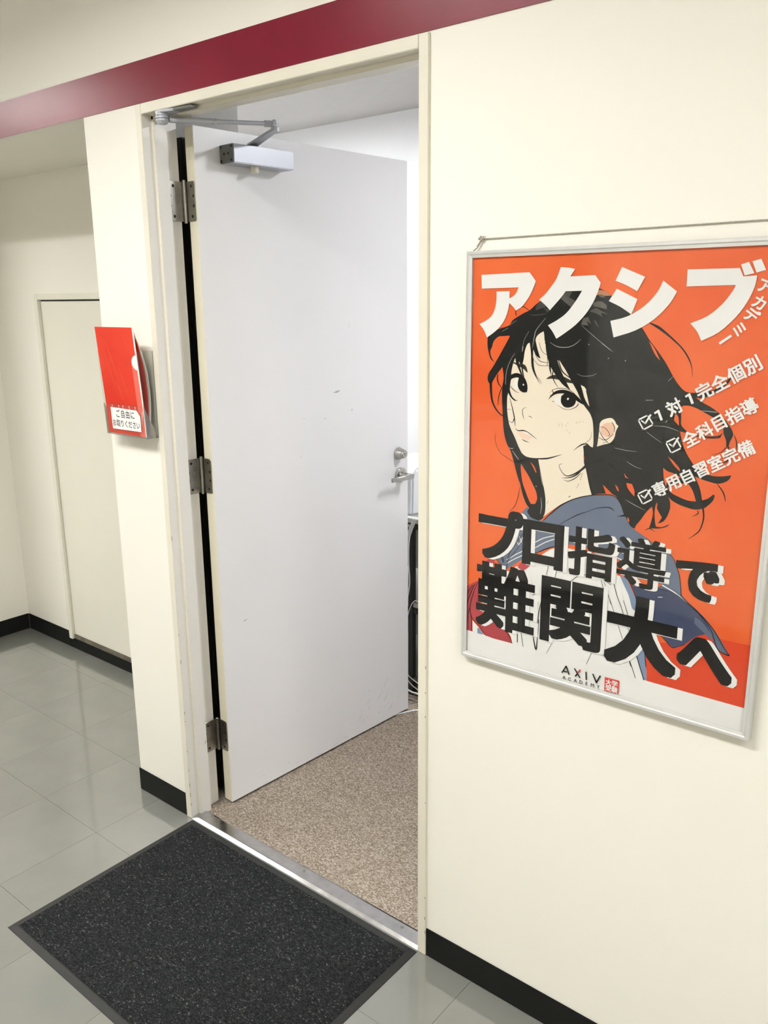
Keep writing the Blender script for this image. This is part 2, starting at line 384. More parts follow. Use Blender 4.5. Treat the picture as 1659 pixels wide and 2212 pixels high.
# ------------------------------------------------------------------ door frame
fr = empty('trim_2', (W / 2, 0, 0)); struct(fr, 'cream painted steel frame of the open door', 'door frame')
fi = 0.024
def jamb_profile(sgn, xo):
    p = [(0, 0), (fi, 0), (fi, 0.030), (0.034, 0.030), (0.034, 0.070), (0.012, 0.070), (0.012, 0.118), (0, 0.118)]
    q = [(xo + sgn * a, b_) for a, b_ in p]
    return q if sgn > 0 else q[::-1]
def put(o, parent):
    o.parent = parent; o.matrix_parent_inverse = Matrix.Translation(Vector(parent.location)).inverted(); return o
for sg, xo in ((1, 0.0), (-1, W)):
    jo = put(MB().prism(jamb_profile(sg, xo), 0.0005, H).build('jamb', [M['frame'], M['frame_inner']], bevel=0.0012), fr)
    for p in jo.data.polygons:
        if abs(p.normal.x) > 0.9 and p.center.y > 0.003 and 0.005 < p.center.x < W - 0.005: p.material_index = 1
hp = [(0, H), (0, H - fi), (0.030, H - fi), (0.030, H - 0.034), (0.070, H - 0.034), (0.070, H - 0.012), (0.118, H - 0.012), (0.118, H)]
put(MB().prism(hp, fi + 0.0003, W - fi - 0.0003, 'x').build('head', M['frame'], bevel=0.0012), fr)
# chipped paint along the inner arris of the hinge jamb, and on the lock jamb
ch = MB()
for z in (0.045, 0.075, 0.11, 0.165, 0.23, 0.33, 0.355, 0.61, 0.9, 0.52):
    hgt = rnd.uniform(0.004, 0.022); wd = rnd.uniform(0.0008, 0.0022)
    ch.add([(fi + 0.0001, 0.0014, z), (fi + 0.0001, 0.0014 + wd, z + hgt * .3), (fi + 0.0001, 0.0014 + wd * .6, z + hgt), (fi - 0.0004, 0.0004, z + hgt * .9), (fi - 0.0004, 0.0004, z + hgt * .2)], [(0, 1, 2, 3, 4)])
for z in (0.06, 0.10, 0.42, 0.64, 0.70, 0.76, 0.16):
    hgt = rnd.uniform(0.004, 0.014); x = W - rnd.uniform(0.001, 0.003)
    ch.add([(x, -0.0001, z), (x + 0.001, -0.0001, z + hgt * .4), (x, -0.0001, z + hgt), (x - .0012, -0.0001, z + hgt * .5)], [(0, 1, 2, 3)])
ch.add([(0.0342, 0.0605, 0.233), (0.0342, 0.063, 0.238), (0.0342, 0.0645, 0.246), (0.0342, 0.062, 0.243)], [(0, 1, 2, 3)])
put(ch.build('paint_chips', M['chip']), fr)

# threshold plate
th = empty('trim_3', (W / 2, 0.03, 0)); struct(th, 'stainless steel threshold strip between tiles and carpet', 'threshold')
put(MB().prism([(0.001, 0.0003), (0.001, 0.0008), (0.0095, 0.0064), (0.012, 0.0070), (0.046, 0.0070), (0.052, 0.0050), (0.052, 0.0003)], fi + 0.001, W - fi - 0.001, 'x').build('plate', M['sill'], bevel=0.0005), th)
for x in (0.10, 0.48, 0.83):
    put(MB().lathe((x, 0.034, 0.0068), (0, 0, 1), [(0, .0045), (0.0006, .0045), (0.0009, .003)], 14).build('screw', M['dull_steel'], smooth=True), th)

# ------------------------------------------------------------------ the open door
PV = Vector((0.019, 0.126, 0.0)); AN = math.radians(86.68)
door = empty('door_1', PV, AN); struct(door, 'white painted steel door standing open into the room', 'door')
MI = Matrix.Translation(PV) @ Matrix.Rotation(AN, 4, 'Z'); MI = MI.inverted()
def wl(*p): return MI @ Vector(p)
S0 = 0.0066; FY = -0.0442; BYK = -0.0072; DW = 0.859; ZD0, ZD1 = 0.008, 2.014
def dp(s, off, z): return (S0 + s, FY - off, z)
leaf = MB().box(S0, S0 + DW, FY, BYK, ZD0, ZD1)
leaf = leaf.build('door_leaf', [M['door'], M['door_edge']], door, bevel=0.0012)
for p in leaf.data.polygons:
    if abs(p.normal.x) > 0.9 or abs(p.normal.z) > 0.9: p.material_index = 1 if p.normal.x < -0.9 else 0
sm = MB()
def scuff(s, z, l, a, wd=0.0012):
    c, n_ = math.cos(a), math.sin(a)
    y = FY - 0.00012
    sm.add([(S0 + s, y, z), (S0 + s + c * l * .5 - n_ * wd, y, z + n_ * l * .5 + c * wd), (S0 + s + c * l, y, z + n_ * l), (S0 + s + c * l * .5 + n_ * wd, y, z + n_ * l * .5 - c * wd)], [(0, 1, 2, 3)])
sm_pts = [(0.49, 1.272, .035, .15, .004), (0.575, 1.205, .008, 1.5, .003), (0.57, 1.47, .03, 1.57, .0006), (0.08, 0.60, .02, 0.3, .002), (0.45, 1.19, .006, 1.5, .002), (0.36, 1.20, .005, 1.5, .002), (0.34, 1.08, .005, 1.2, .0015)]
for q in sm_pts: scuff(*q)
for k in range(16): scuff(rnd.uniform(0.55, 0.84), rnd.uniform(0.03, 0.16), rnd.uniform(0.01, 0.06), rnd.uniform(0.5, 0.95), rnd.uniform(0.0004, 0.0012))
for k in range(10): scuff(rnd.uniform(0.1, 0.6), rnd.uniform(0.012, 0.05), rnd.uniform(0.01, 0.05), rnd.uniform(-0.1, 0.3), rnd.uniform(0.0003, 0.0008))
sm.build('scuff_marks', M['scuff'], leaf)

# lock cylinder
cyl = MB().lathe(dp(0.806, 0.0, 1.030), (0, -1, 0), [(0, .0215), (0.002, .0225), (0.004, .0222), (0.024, .0165), (0.026, .0158)], 36).build('lock_cylinder', M['steel'], door, smooth=True)
MB().lathe(dp(0.806, 0.0255, 1.030), (0, -1, 0), [(0, .0148), (0.002, .015), (0.006, .0140), (0.0072, .0128), (0.0066, .009), (0.0064, .005)], 36).build('cylinder_face', M['steel'], cyl, smooth=True)
c0 = dp(0.806, 0.0321, 1.030)
MB().box(c0[0] - .001, c0[0] + .001, c0[1] - .0006, c0[1], c0[2] - .004, c0[2] + .004).build('keyway', M['dark'], cyl)
# lever handle
lev = MB().lathe(dp(0.8155, 0.0, 0.9505), (0, -1, 0), [(0, .0255), (0.0015, .0262), (0.008, .0262), (0.0098, .0245), (0.0100, .018)], 40).build('lever_handle', M['steel'], door, smooth=True)
MB().lathe(dp(0.8155, 0.009, 0.9505), (0, -1, 0), [(0, .0135), (0.006, .0112), (0.034, .0105), (0.040, .0105)], 24).build('neck', M['steel'], lev, smooth=True)
bar = MB()
x0, x1 = S0 + 0.7155, S0 + 0.828
y0 = FY - 0.042
bar.add([(x1, y0, .9405), (x1, y0, .9600), (x1, y0 - .017, .9595), (x1, y0 - .017, .9410), (x0, y0 - .004, .9420), (x0, y0 - .004, .9585), (x0, y0 - .0115, .9575), (x0, y0 - .0115, .9430)],
        [(0, 1, 2, 3), (4, 7, 6, 5), (0, 4, 5, 1), (1, 5, 6, 2), (2, 6, 7, 3), (3, 7, 4, 0)])
bar.build('lever', M['steel'], lev, bevel=0.0022, smooth=True, segs=3)
# dead bolt on the free edge
MB().box(S0 + DW - 0.0005, S0 + DW + 0.013, -0.029, -0.021, 0.990, 1.010).build('latch_bolt', M['dull_steel'], door, bevel=0.001)

# hinges
def hinge(z0, z1):
    zc = (z0 + z1) / 2; ex = 0.005
    k = MB()
    k.lathe((0, 0, z0 - ex), (0, 0, 1), [(0, .0036), (0.002, .0052), ((zc - z0) + ex - .0012, .0052)], 18)
    k.lathe((0, 0, zc + 0.0012), (0, 0, 1), [(0, .0052), (z1 - zc + ex - .003, .0052), (z1 - zc + ex - .001, .0036)], 18)
    k.lathe((0, 0, zc - 0.0014), (0, 0, 1), [(0, .0038), (0.0028, .0038)], 14)
    h = k.build('hinge', M['dull_steel'], door, smooth=True)
    # leaf on the jamb: world plane x = 0.012 (rebate face), y 0.073..0.122
    def quad_leaf(a, b_, nrm, r=0.006):
        """plate from knuckle point a to far point b (2D, local), rounded far corners"""
        a = Vector(a); b2 = Vector(b_); n_ = Vector(nrm).normalized() * 0.0022
        u = (b2 - a); ln = u.length; u.normalize()
        prof = [(0, z0), (ln - r, z0)] + [(ln - r + r * math.sin(t), z0 + r - r * math.cos(t)) for t in (.5, 1.05, 1.57)] + [(ln - r + r * math.cos(t), z1 - r + r * math.sin(t)) for t in (0.0, .5, 1.05)] + [(ln - r, z1), (0, z1)]
        vs = [(a.x + u.x * d, a.y + u.y * d, z) for d, z in prof]; n2 = len(vs)
        vs += [(x + n_.x, y + n_.y, z) for x, y, z in vs]
        q = MB().add(vs, [tuple(range(n2)), tuple(range(n2, 2 * n2))[::-1]] + [(i, (i + 1) % n2, n2 + (i + 1) % n2, n2 + i) for i in range(n2)])
        lf = q.build('hinge_leaf', M['dull_steel'], h, bevel=0.0004, segs=1)
        for d, fz in ((ln * .60, .12), (ln * .82, .38), (ln * .82, .63), (ln * .60, .88)):
            z = z0 + (z1 - z0) * fz
            p = Vector((a.x + u.x * d + n_.x * 1.0, a.y + u.y * d + n_.y * 1.0, z))
            MB().lathe(p, (n_.x, n_.y, 0), [(0, .0042), (0.0003, .0042), (0.0005, .0024)], 12).build('screw', M['dark'], h, smooth=True)
    ja = wl(0.0135, 0.1235, 0); jb = wl(0.0122, 0.0722, 0); jn = (MI.to_3x3() @ Vector((1, 0.02, 0)))
    quad_leaf((ja.x, ja.y), (jb.x, jb.y), (jn.x, jn.y))
    quad_leaf((S0 - 0.0002, -0.0045), (S0 - 0.0002, -0.0405), (-1, 0))
for z0, z1 in ((1.775, 1.877), (1.0205, 1.1225), (0.187, 0.289)): hinge(z0, z1)

# door closer
cb = MB().box(S0 + 0.0865, S0 + 0.301, FY - 0.058, FY, 1.9255, 1.9735).build('door_closer', M['grey_paint'], door, bevel=0.002, smooth=True)
MB().box(S0 + 0.0845, S0 + 0.0866, FY - 0.0575, FY - 0.0005, 1.926, 1.973).build('end_cap', M['closer_dark'], cb, bevel=0.0008)
ec = MB().lathe((S0 + 0.0847, FY - 0.029, 1.9495), (-1, 0, 0), [(0, .0185), (0.0008, .018)], 28)
ec.build('cap_disc', M['closer_dark'], cb)
for yy, zz in ((.007, 1.932), (.007, 1.967), (.051, 1.932), (.051, 1.967), (.020, 1.9495), (.038, 1.9495)):
    MB().lathe((S0 + 0.0838, FY - yy, zz), (-1, 0, 0), [(0, .0033), (0.0004, .0033)], 12).build('cap_screw', M['dark'], cb)
sp = Vector(dp(0.178, 0.030, 1.9735))
MB().lathe(dp(0.178, 0.030, 1.908), (0, 0, 1), [(0, .0105), (0.001, .0125), (0.018, .0125)], 22).build('spindle_cap', M['frame'], cb, smooth=True)
MB().lathe(sp, (0, 0, 1), [(0, .013), (0.006, .013), (0.008, .010)], 20).build('spindle', M['closer_dark'], cb, smooth=True)
elb = wl(0.2511, 0.2497, 2.004)
piv = wl(0.1000, 0.0085, 2.0095)
def flat_arm(a, b_, w0, w1, z0, z1, th):
    a = Vector(a); b_ = Vector(b_); d = Vector((b_.x - a.x, b_.y - a.y, 0)).normalized(); s_ = Vector((-d.y, d.x, 0))
    vs = []
    for p, w_, z, e in ((a, w0, z0, -.010), (b_, w1, z1, .008)):
        for sg in (-1, 1):
            for dz in (0, th): vs.append((p.x + d.x * e + s_.x * sg * w_, p.y + d.y * e + s_.y * sg * w_, z + dz))
    return MB().add(vs, [(0, 1, 3, 2), (4, 6, 7, 5), (0, 4, 5, 1), (2, 3, 7, 6), (0, 2, 6, 4), (1, 5, 7, 3)])
flat_arm(sp, elb, 0.0155, 0.0105, 1.979, 1.993, 0.0065).build('main_arm', M['grey_paint'], cb, bevel=0.0015, smooth=True)
MB().lathe((elb.x, elb.y, 1.990), (0, 0, 1), [(0, .0115), (0.010, .0115), (0.012, .009), (0.013, .009), (0.015, .0095), (0.024, .0095), (0.025, .006), (0.029, .006)], 20).build('elbow_pin', M['grey_paint'], cb, smooth=True)
d_ = (elb - piv); 
ar = MB()
pz = piv + Vector((0, 0, -0.004)); ez = Vector((elb.x, elb.y, 2.009))
def lerp(t): return pz.lerp(ez, t)
ar.tube([lerp(.06), lerp(.42)], .0075, 14); ar.tube([lerp(.42), lerp(.445)], .0062, 14); ar.tube([lerp(.445), lerp(.47)], .0080, 6); ar.tube([lerp(.47), lerp(.50)], .0062, 14); ar.tube([lerp(.50), lerp(.90)], .0056, 14); ar.tube([lerp(.90), lerp(.985)], .0080, 4)
ar.build('forearm', M['grey_paint'], cb, smooth=True)
MB().lathe((piv.x, piv.y, 1.994), (0, 0, 1), [(0, .010), (0.003, .0135), (0.006, .0145), (0.0065, .0165), (0.011, .0165), (0.0115, .0140), (0.0125, .0140), (0.013, .0165), (0.018, .0165), (0.0185, .0140), (0.0195, .0155), (0.0245, .0155), (0.026, .012)], 26).build('pivot_stack', M['grey_paint'], cb, smooth=True)
# shoe under the frame head
shoe = []
for x, y in ((0.083, 0.000), (0.112, -0.006), (0.150, 0.006), (0.178, 0.028), (0.130, 0.029), (0.095, 0.026)): shoe.append(wl(x, y, 0))
MB().prism([(v.x, v.y) for v in shoe], H - fi - 0.0072, H - fi - 0.0006).build('head_bracket', M['grey_paint'], cb, bevel=0.001)
pad = [wl(x, y, 0) for x, y in ((0.15, 0.003), (0.215, 0.008), (0.222, 0.020), (0.210, 0.028), (0.15, 0.029))]
MB().prism([(v.x, v.y) for v in pad], H - fi - 0.0075, H - fi - 0.0006).build('bracket_plate', M['closer_dark'], cb, bevel=0.001)

gap_blk = empty('gap_blocker', (-0.11, 0.38, 0)); tag(gap_blk, 'added dark cabinet glimpsed through the hinge gap behind the open door', 'blocker')  # unseen block, added to keep the hinge gap dark
cmx = mat('charcoal_blocker', (0.035, 0.035, 0.028), 0.5, 0.0, var=0.1, spec=0.3)
put(MB().box(-0.216, -0.030, 0.165, 0.535, 0.0005, 2.00).build('blocker_body', cmx, bevel=0.002), gap_blk)
put(MB().box(-0.0295, -0.014, 0.168, 0.532, 0.06, 1.995).build('blocker_front', cmx, bevel=0.002), gap_blk)

# ------------------------------------------------------------------ access door in the recess
d2 = empty('door_2', (-1.0, RY, 0.05)); struct(d2, 'flush cream access door in the recess wall', 'door')
m = MB()
a0, a1, zt, z0_ = -1.495, -0.245, 1.600, 0.053
m.box(a0, a0 + 0.026, RY - 0.018, RY - 0.0004, z0_, zt); m.box(a0 + 0.026, a1, RY - 0.018, RY - 0.0004, zt - 0.024, zt)
put(m.build('access_frame', M['panel'], bevel=0.0008), d2)
put(MB().box(a0 + 0.027, a1, RY - 0.0016, RY - 0.0003, zt - 0.032, zt - 0.0245).build('shadow_gap', M['dark']), d2)
put(MB().box(a0 + 0.0275, a1, RY - 0.0045, RY - 0.0003, 0.075, zt - 0.0300).build('access_panel', M['panel'], bevel=0.0008), d2)
put(MB().box(a0 + 0.026, a1, RY - 0.0075, RY - 0.0003, 0.0535, 0.074).build('sill_strip', mat('weathered_metal', (0.24, 0.21, 0.16), 0.45, 0.4, var=0.4, vscale=25), bevel=0.0008), d2)

# ------------------------------------------------------------------ floor mat
fm = empty('floor_mat', (0.47, -0.3, 0)); tag(fm, 'charcoal ribbed entrance mat with black rubber border before the doorway', 'mat')
MX0, MX1, MY0, MY1 = 0.030, 0.907, -0.598, -0.003
bw = 0.021
def ring(m, o_, i_, z0, z1):
    vs = [(o_[0], o_[2], z0), (o_[1], o_[2], z0), (o_[1], o_[3], z0), (o_[0], o_[3], z0), (i_[0], i_[2], z1), (i_[1], i_[2], z1), (i_[1], i_[3], z1), (i_[0], i_[3], z1)]
    m.add(vs, [(k, (k + 1) % 4, 4 + (k + 1) % 4, 4 + k) for k in range(4)])
m = MB()
O = (MX0, MX1, MY0, MY1)
def inset(r, d): return (r[0] + d, r[1] - d, r[2] + d, r[3] - d)
ring(m, O, inset(O, 0.002), 0.0003, 0.0018); ring(m, inset(O, 0.002), inset(O, bw - 0.003), 0.0018, 0.0036); ring(m, inset(O, bw - 0.003), inset(O, bw + 0.004), 0.0036, 0.0030)
i_ = inset(O, bw + 0.004); m.add([(i_[0], i_[2], .003), (i_[1], i_[2], .003), (i_[1], i_[3], .003), (i_[0], i_[3], .003)], [(0, 1, 2, 3)])
m.add([(O[0], O[2], .0003), (O[1], O[2], .0003), (O[1], O[3], .0003), (O[0], O[3], .0003)], [(3, 2, 1, 0)])
put(m.build('rubber_border', M['rubber']), fm)
q = inset(O, bw); NX, NY = 300, 230; vs = []; fs = []
for j in range(NY + 1):
    for i in range(NX + 1):
        x = q[0] + (q[1] - q[0]) * i / NX; y = q[2] + (q[3] - q[2]) * j / NY
        edge = i in (0, NX) or j in (0, NY)
        z = 0.0032 if edge else 0.0058 + 0.0011 * math.sin(y * 2 * math.pi / 0.0105) + rnd.uniform(-0.0011, 0.0013)
        vs.append((x + (0 if edge else rnd.uniform(-.0008, .0008)), y + (0 if edge else rnd.uniform(-.0006, .0006)), z))
for j in range(NY):
    for i in range(NX):
        a = j * (NX + 1) + i; fs.append((a, a + 1, a + NX + 2, a + NX + 1))
pile = MB().add(vs, fs).build('carpet_pile', M['mat_pile']); put(pile, fm); pile['kind'] = 'stuff'
for p in pile.data.polygons: p.use_smooth = True

# ------------------------------------------------------------------ rack, office machine and cables in the room
rk = empty('metal_rack', (0.30, 1.30, 0)); tag(rk, 'dark grey metal rack with pale shelves behind the open door edge', 'rack')
X0, X1, Y0, Y1 = -0.30, 0.60, 1.10, 1.50
put(MB().box(X0 - .003, X1, Y0 - .004, Y1, 0.7265, 0.7445).build('top_shelf', M['rack_light'], bevel=0.001), rk)
put(MB().box(X0 + .022, X1 - .022, Y0 + .004, Y1, 0.379, 0.398).build('shelf', M['rack_light'], bevel=0.001), rk)
put(MB().box(X0 + .022, X1 - .022, Y0 + .004, Y1, 0.06, 0.078).build('shelf', M['rack_panel'], bevel=0.001), rk)
for x in (X0, 0.027, X1 - 0.022):
    for y in (Y0, Y1 - 0.022):
        put(MB().box(x, x + 0.022, y, y + 0.022, 0.0005, 0.726).build('post', M['rack_dark'], bevel=0.001), rk)
put(MB().box(X0 + .022, X1 - .022, Y0 + .003, Y0 + .018, 0.700, 0.726).build('rail', M['rack_dark'], bevel=0.001), rk)
put(MB().box(X0 + .022, X1 - .022, Y0 + .006, Y0 + .020, 0.352, 0.378).build('rail', M['rack_dark'], bevel=0.001), rk)
put(MB().box(X0 + .022, X1 - .022, Y1 - .03, Y1 - .02, 0.08, 0.7).build('rear_panel', M['rack_panel']), rk)
put(MB().lathe((0.035, Y0 - 0.0005, 0.712), (0, -1, 0), [(0, .0075), (0.002, .0075), (0.003, .005)], 16).build('bolt', M['steel'], smooth=True), rk)
bxm = MB().box(0.075, 0.45, 1.20, 1.44, 0.3985, 0.66)
tag(bxm.build('equipment_case', mat('grey_case', (0.13, 0.135, 0.125), 0.5, var=0.08), bevel=0.004), 'grey equipment case on the middle shelf of the rack', 'equipment')
bxm = MB().box(0.07, 0.45, 1.17, 1.44, 0.0785, 0.30)
tag(bxm.build('equipment_case', mat('dark_case', (0.05, 0.055, 0.05), 0.5, var=0.08), bevel=0.004), 'dark equipment case on the lowest shelf of the rack', 'equipment')
om = empty('office_machine', (0.0, 1.3, 0.7445)); tag(om, 'white office machine on top of the metal rack', 'machine')
prof = [(1.125, 0.7452), (1.46, 0.7452), (1.46, 0.90), (1.44, 0.93), (1.16, 0.93), (1.13, 0.90)]
put(MB().prism(prof, -0.20, 0.0265, 'x').build('machine_body', M['plastic_white'], bevel=0.008, smooth=True), om)

def cable(label, pts, r, m_=None, group=None):
    o = MB().tube(crom(pts, 5), r, 8).build('cable', m_ or M['cable'], smooth=True); tag(o, label, 'cable', group); return o
base = [(0.100, 1.088, 0.7475), (0.082, 1.085, 0.7485), (0.0732, 1.085, 0.7366), (0.0575, 1.085, 0.7027), (0.0462, 1.085, 0.6729), (0.0416, 1.085, 0.6348), (0.0415, 1.085, 0.5594), (0.046, 1.085, 0.5033), (0.0436, 1.085, 0.4645), (0.030, 1.085, 0.4100), (0.0, 1.085, 0.36)]
for k, (dx, nm) in enumerate(((0.0, 'rightmost of the white cables hanging over the rack front'), (-0.0065, 'middle one of the white cables hanging over the rack front'), (-0.013, 'white cable hanging over the rack front closest to the door'))):
    cable(nm, [(x + dx * (1.0 if i < 5 else 1.0 + .25 * (i - 4)), y, z + (0.0 if i > 1 else 0.0)) for i, (x, y, z) in enumerate(base)], 0.0026, group='white cables on the rack')
cable('white cable arching over the middle shelf of the rack', [(0.11, 1.09, 0.404), (0.085, 1.085, 0.416), (0.0733, 1.085, 0.4175), (0.0573, 1.085, 0.402), (0.0434, 1.085, 0.3716), (0.030, 1.085, 0.34), (-.02, 1.085, .30)], 0.0018, group='white cables on the rack')
cable('upper thin white cable sagging at the foot of the rack', [(0.0, 1.085, 0.125), (0.0335, 1.085, 0.0947), (0.0453, 1.085, 0.086), (0.0641, 1.085, 0.0773), (0.0875, 1.085, 0.070), (0.15, 1.085, 0.06)], 0.0018, group='white cables on the rack')
cable('lower thin white cable sagging at the foot of the rack', [(0.0, 1.085, 0.105), (0.0334, 1.085, 0.0703), (0.057, 1.085, 0.0529), (0.0875, 1.085, 0.0417), (0.15, 1.085, 0.03)], 0.0022, group='white cables on the rack')
cable('thick white cable lowest at the foot of the rack', [(0.0, 1.06, 0.06), (0.0527, 1.06, 0.0428), (0.0762, 1.06, 0.0378), (0.1064, 1.06, 0.0385), (0.16, 1.06, 0.03)], 0.0034, group='white cables on the rack')
cable('thin white cable lying on the carpet under the door edge', [(0.02, 0.80, 0.0028), (0.0873, 0.898, 0.0028), (0.1226, 0.9696, 0.0028), (0.146, 1.0076, 0.0028), (0.20, 1.06, 0.0028), (0.35, 1.08, 0.0028)], 0.0026)

# ------------------------------------------------------------------ lettering from outline glyphs
_glyph = {}
def load_glyphs(chars):
    tmp = []
    for ch in sorted(set(chars)):
        c = bpy.data.curves.new('glyph_src', 'FONT'); c.body = ch; c.size = 1.0; c.resolution_u = 4
        ob = bpy.data.objects.new('glyph_src', c); COL.objects.link(ob); tmp.append((ch, ob, c))
    bpy.context.view_layer.update()
    dg = bpy.context.evaluated_depsgraph_get()
    for ch, ob, c in tmp:
        me = bpy.data.meshes.new_from_object(ob.evaluated_get(dg))
        vs = [(v.co.x, v.co.y) for v in me.vertices]; fs = [tuple(p.vertices) for p in me.polygons]
        _glyph[ch] = (vs, fs); bpy.data.meshes.remove(me)
    for ch, ob, c in tmp:
        bpy.data.objects.remove(ob); bpy.data.curves.remove(c)
def glyph(ch, bold):
    """heavier cut of a glyph: the outline repeated around a small circle"""
    vs, fs = _glyph[ch]
    V, Fc = [], []
    q = 0.82
    n = 6 if bold > 0.03 else (4 if bold > 0.016 else 2)
    rim = [(2 * a / n - 1, 2 * b_ / n - 1) for a in range(n + 1) for b_ in range(n + 1) if a in (0, n) or b_ in (0, n)]
    offs = [(0, 0)] + [(bold * a, bold * q * b_) for a, b_ in rim] if bold > 0 else [(0, 0)]
    if bold > 0.03: offs += [(bold * .5 * a, bold * .5 * q * b_) for a in (-1, 0, 1) for b_ in (-1, 0, 1)]
    for li, (a, b_) in enumerate(offs):
        k = len(V); V += [(x + a, y + b_, li) for x, y in vs]; Fc += [tuple(i + k for i in f) for f in fs]
    return V, Fc

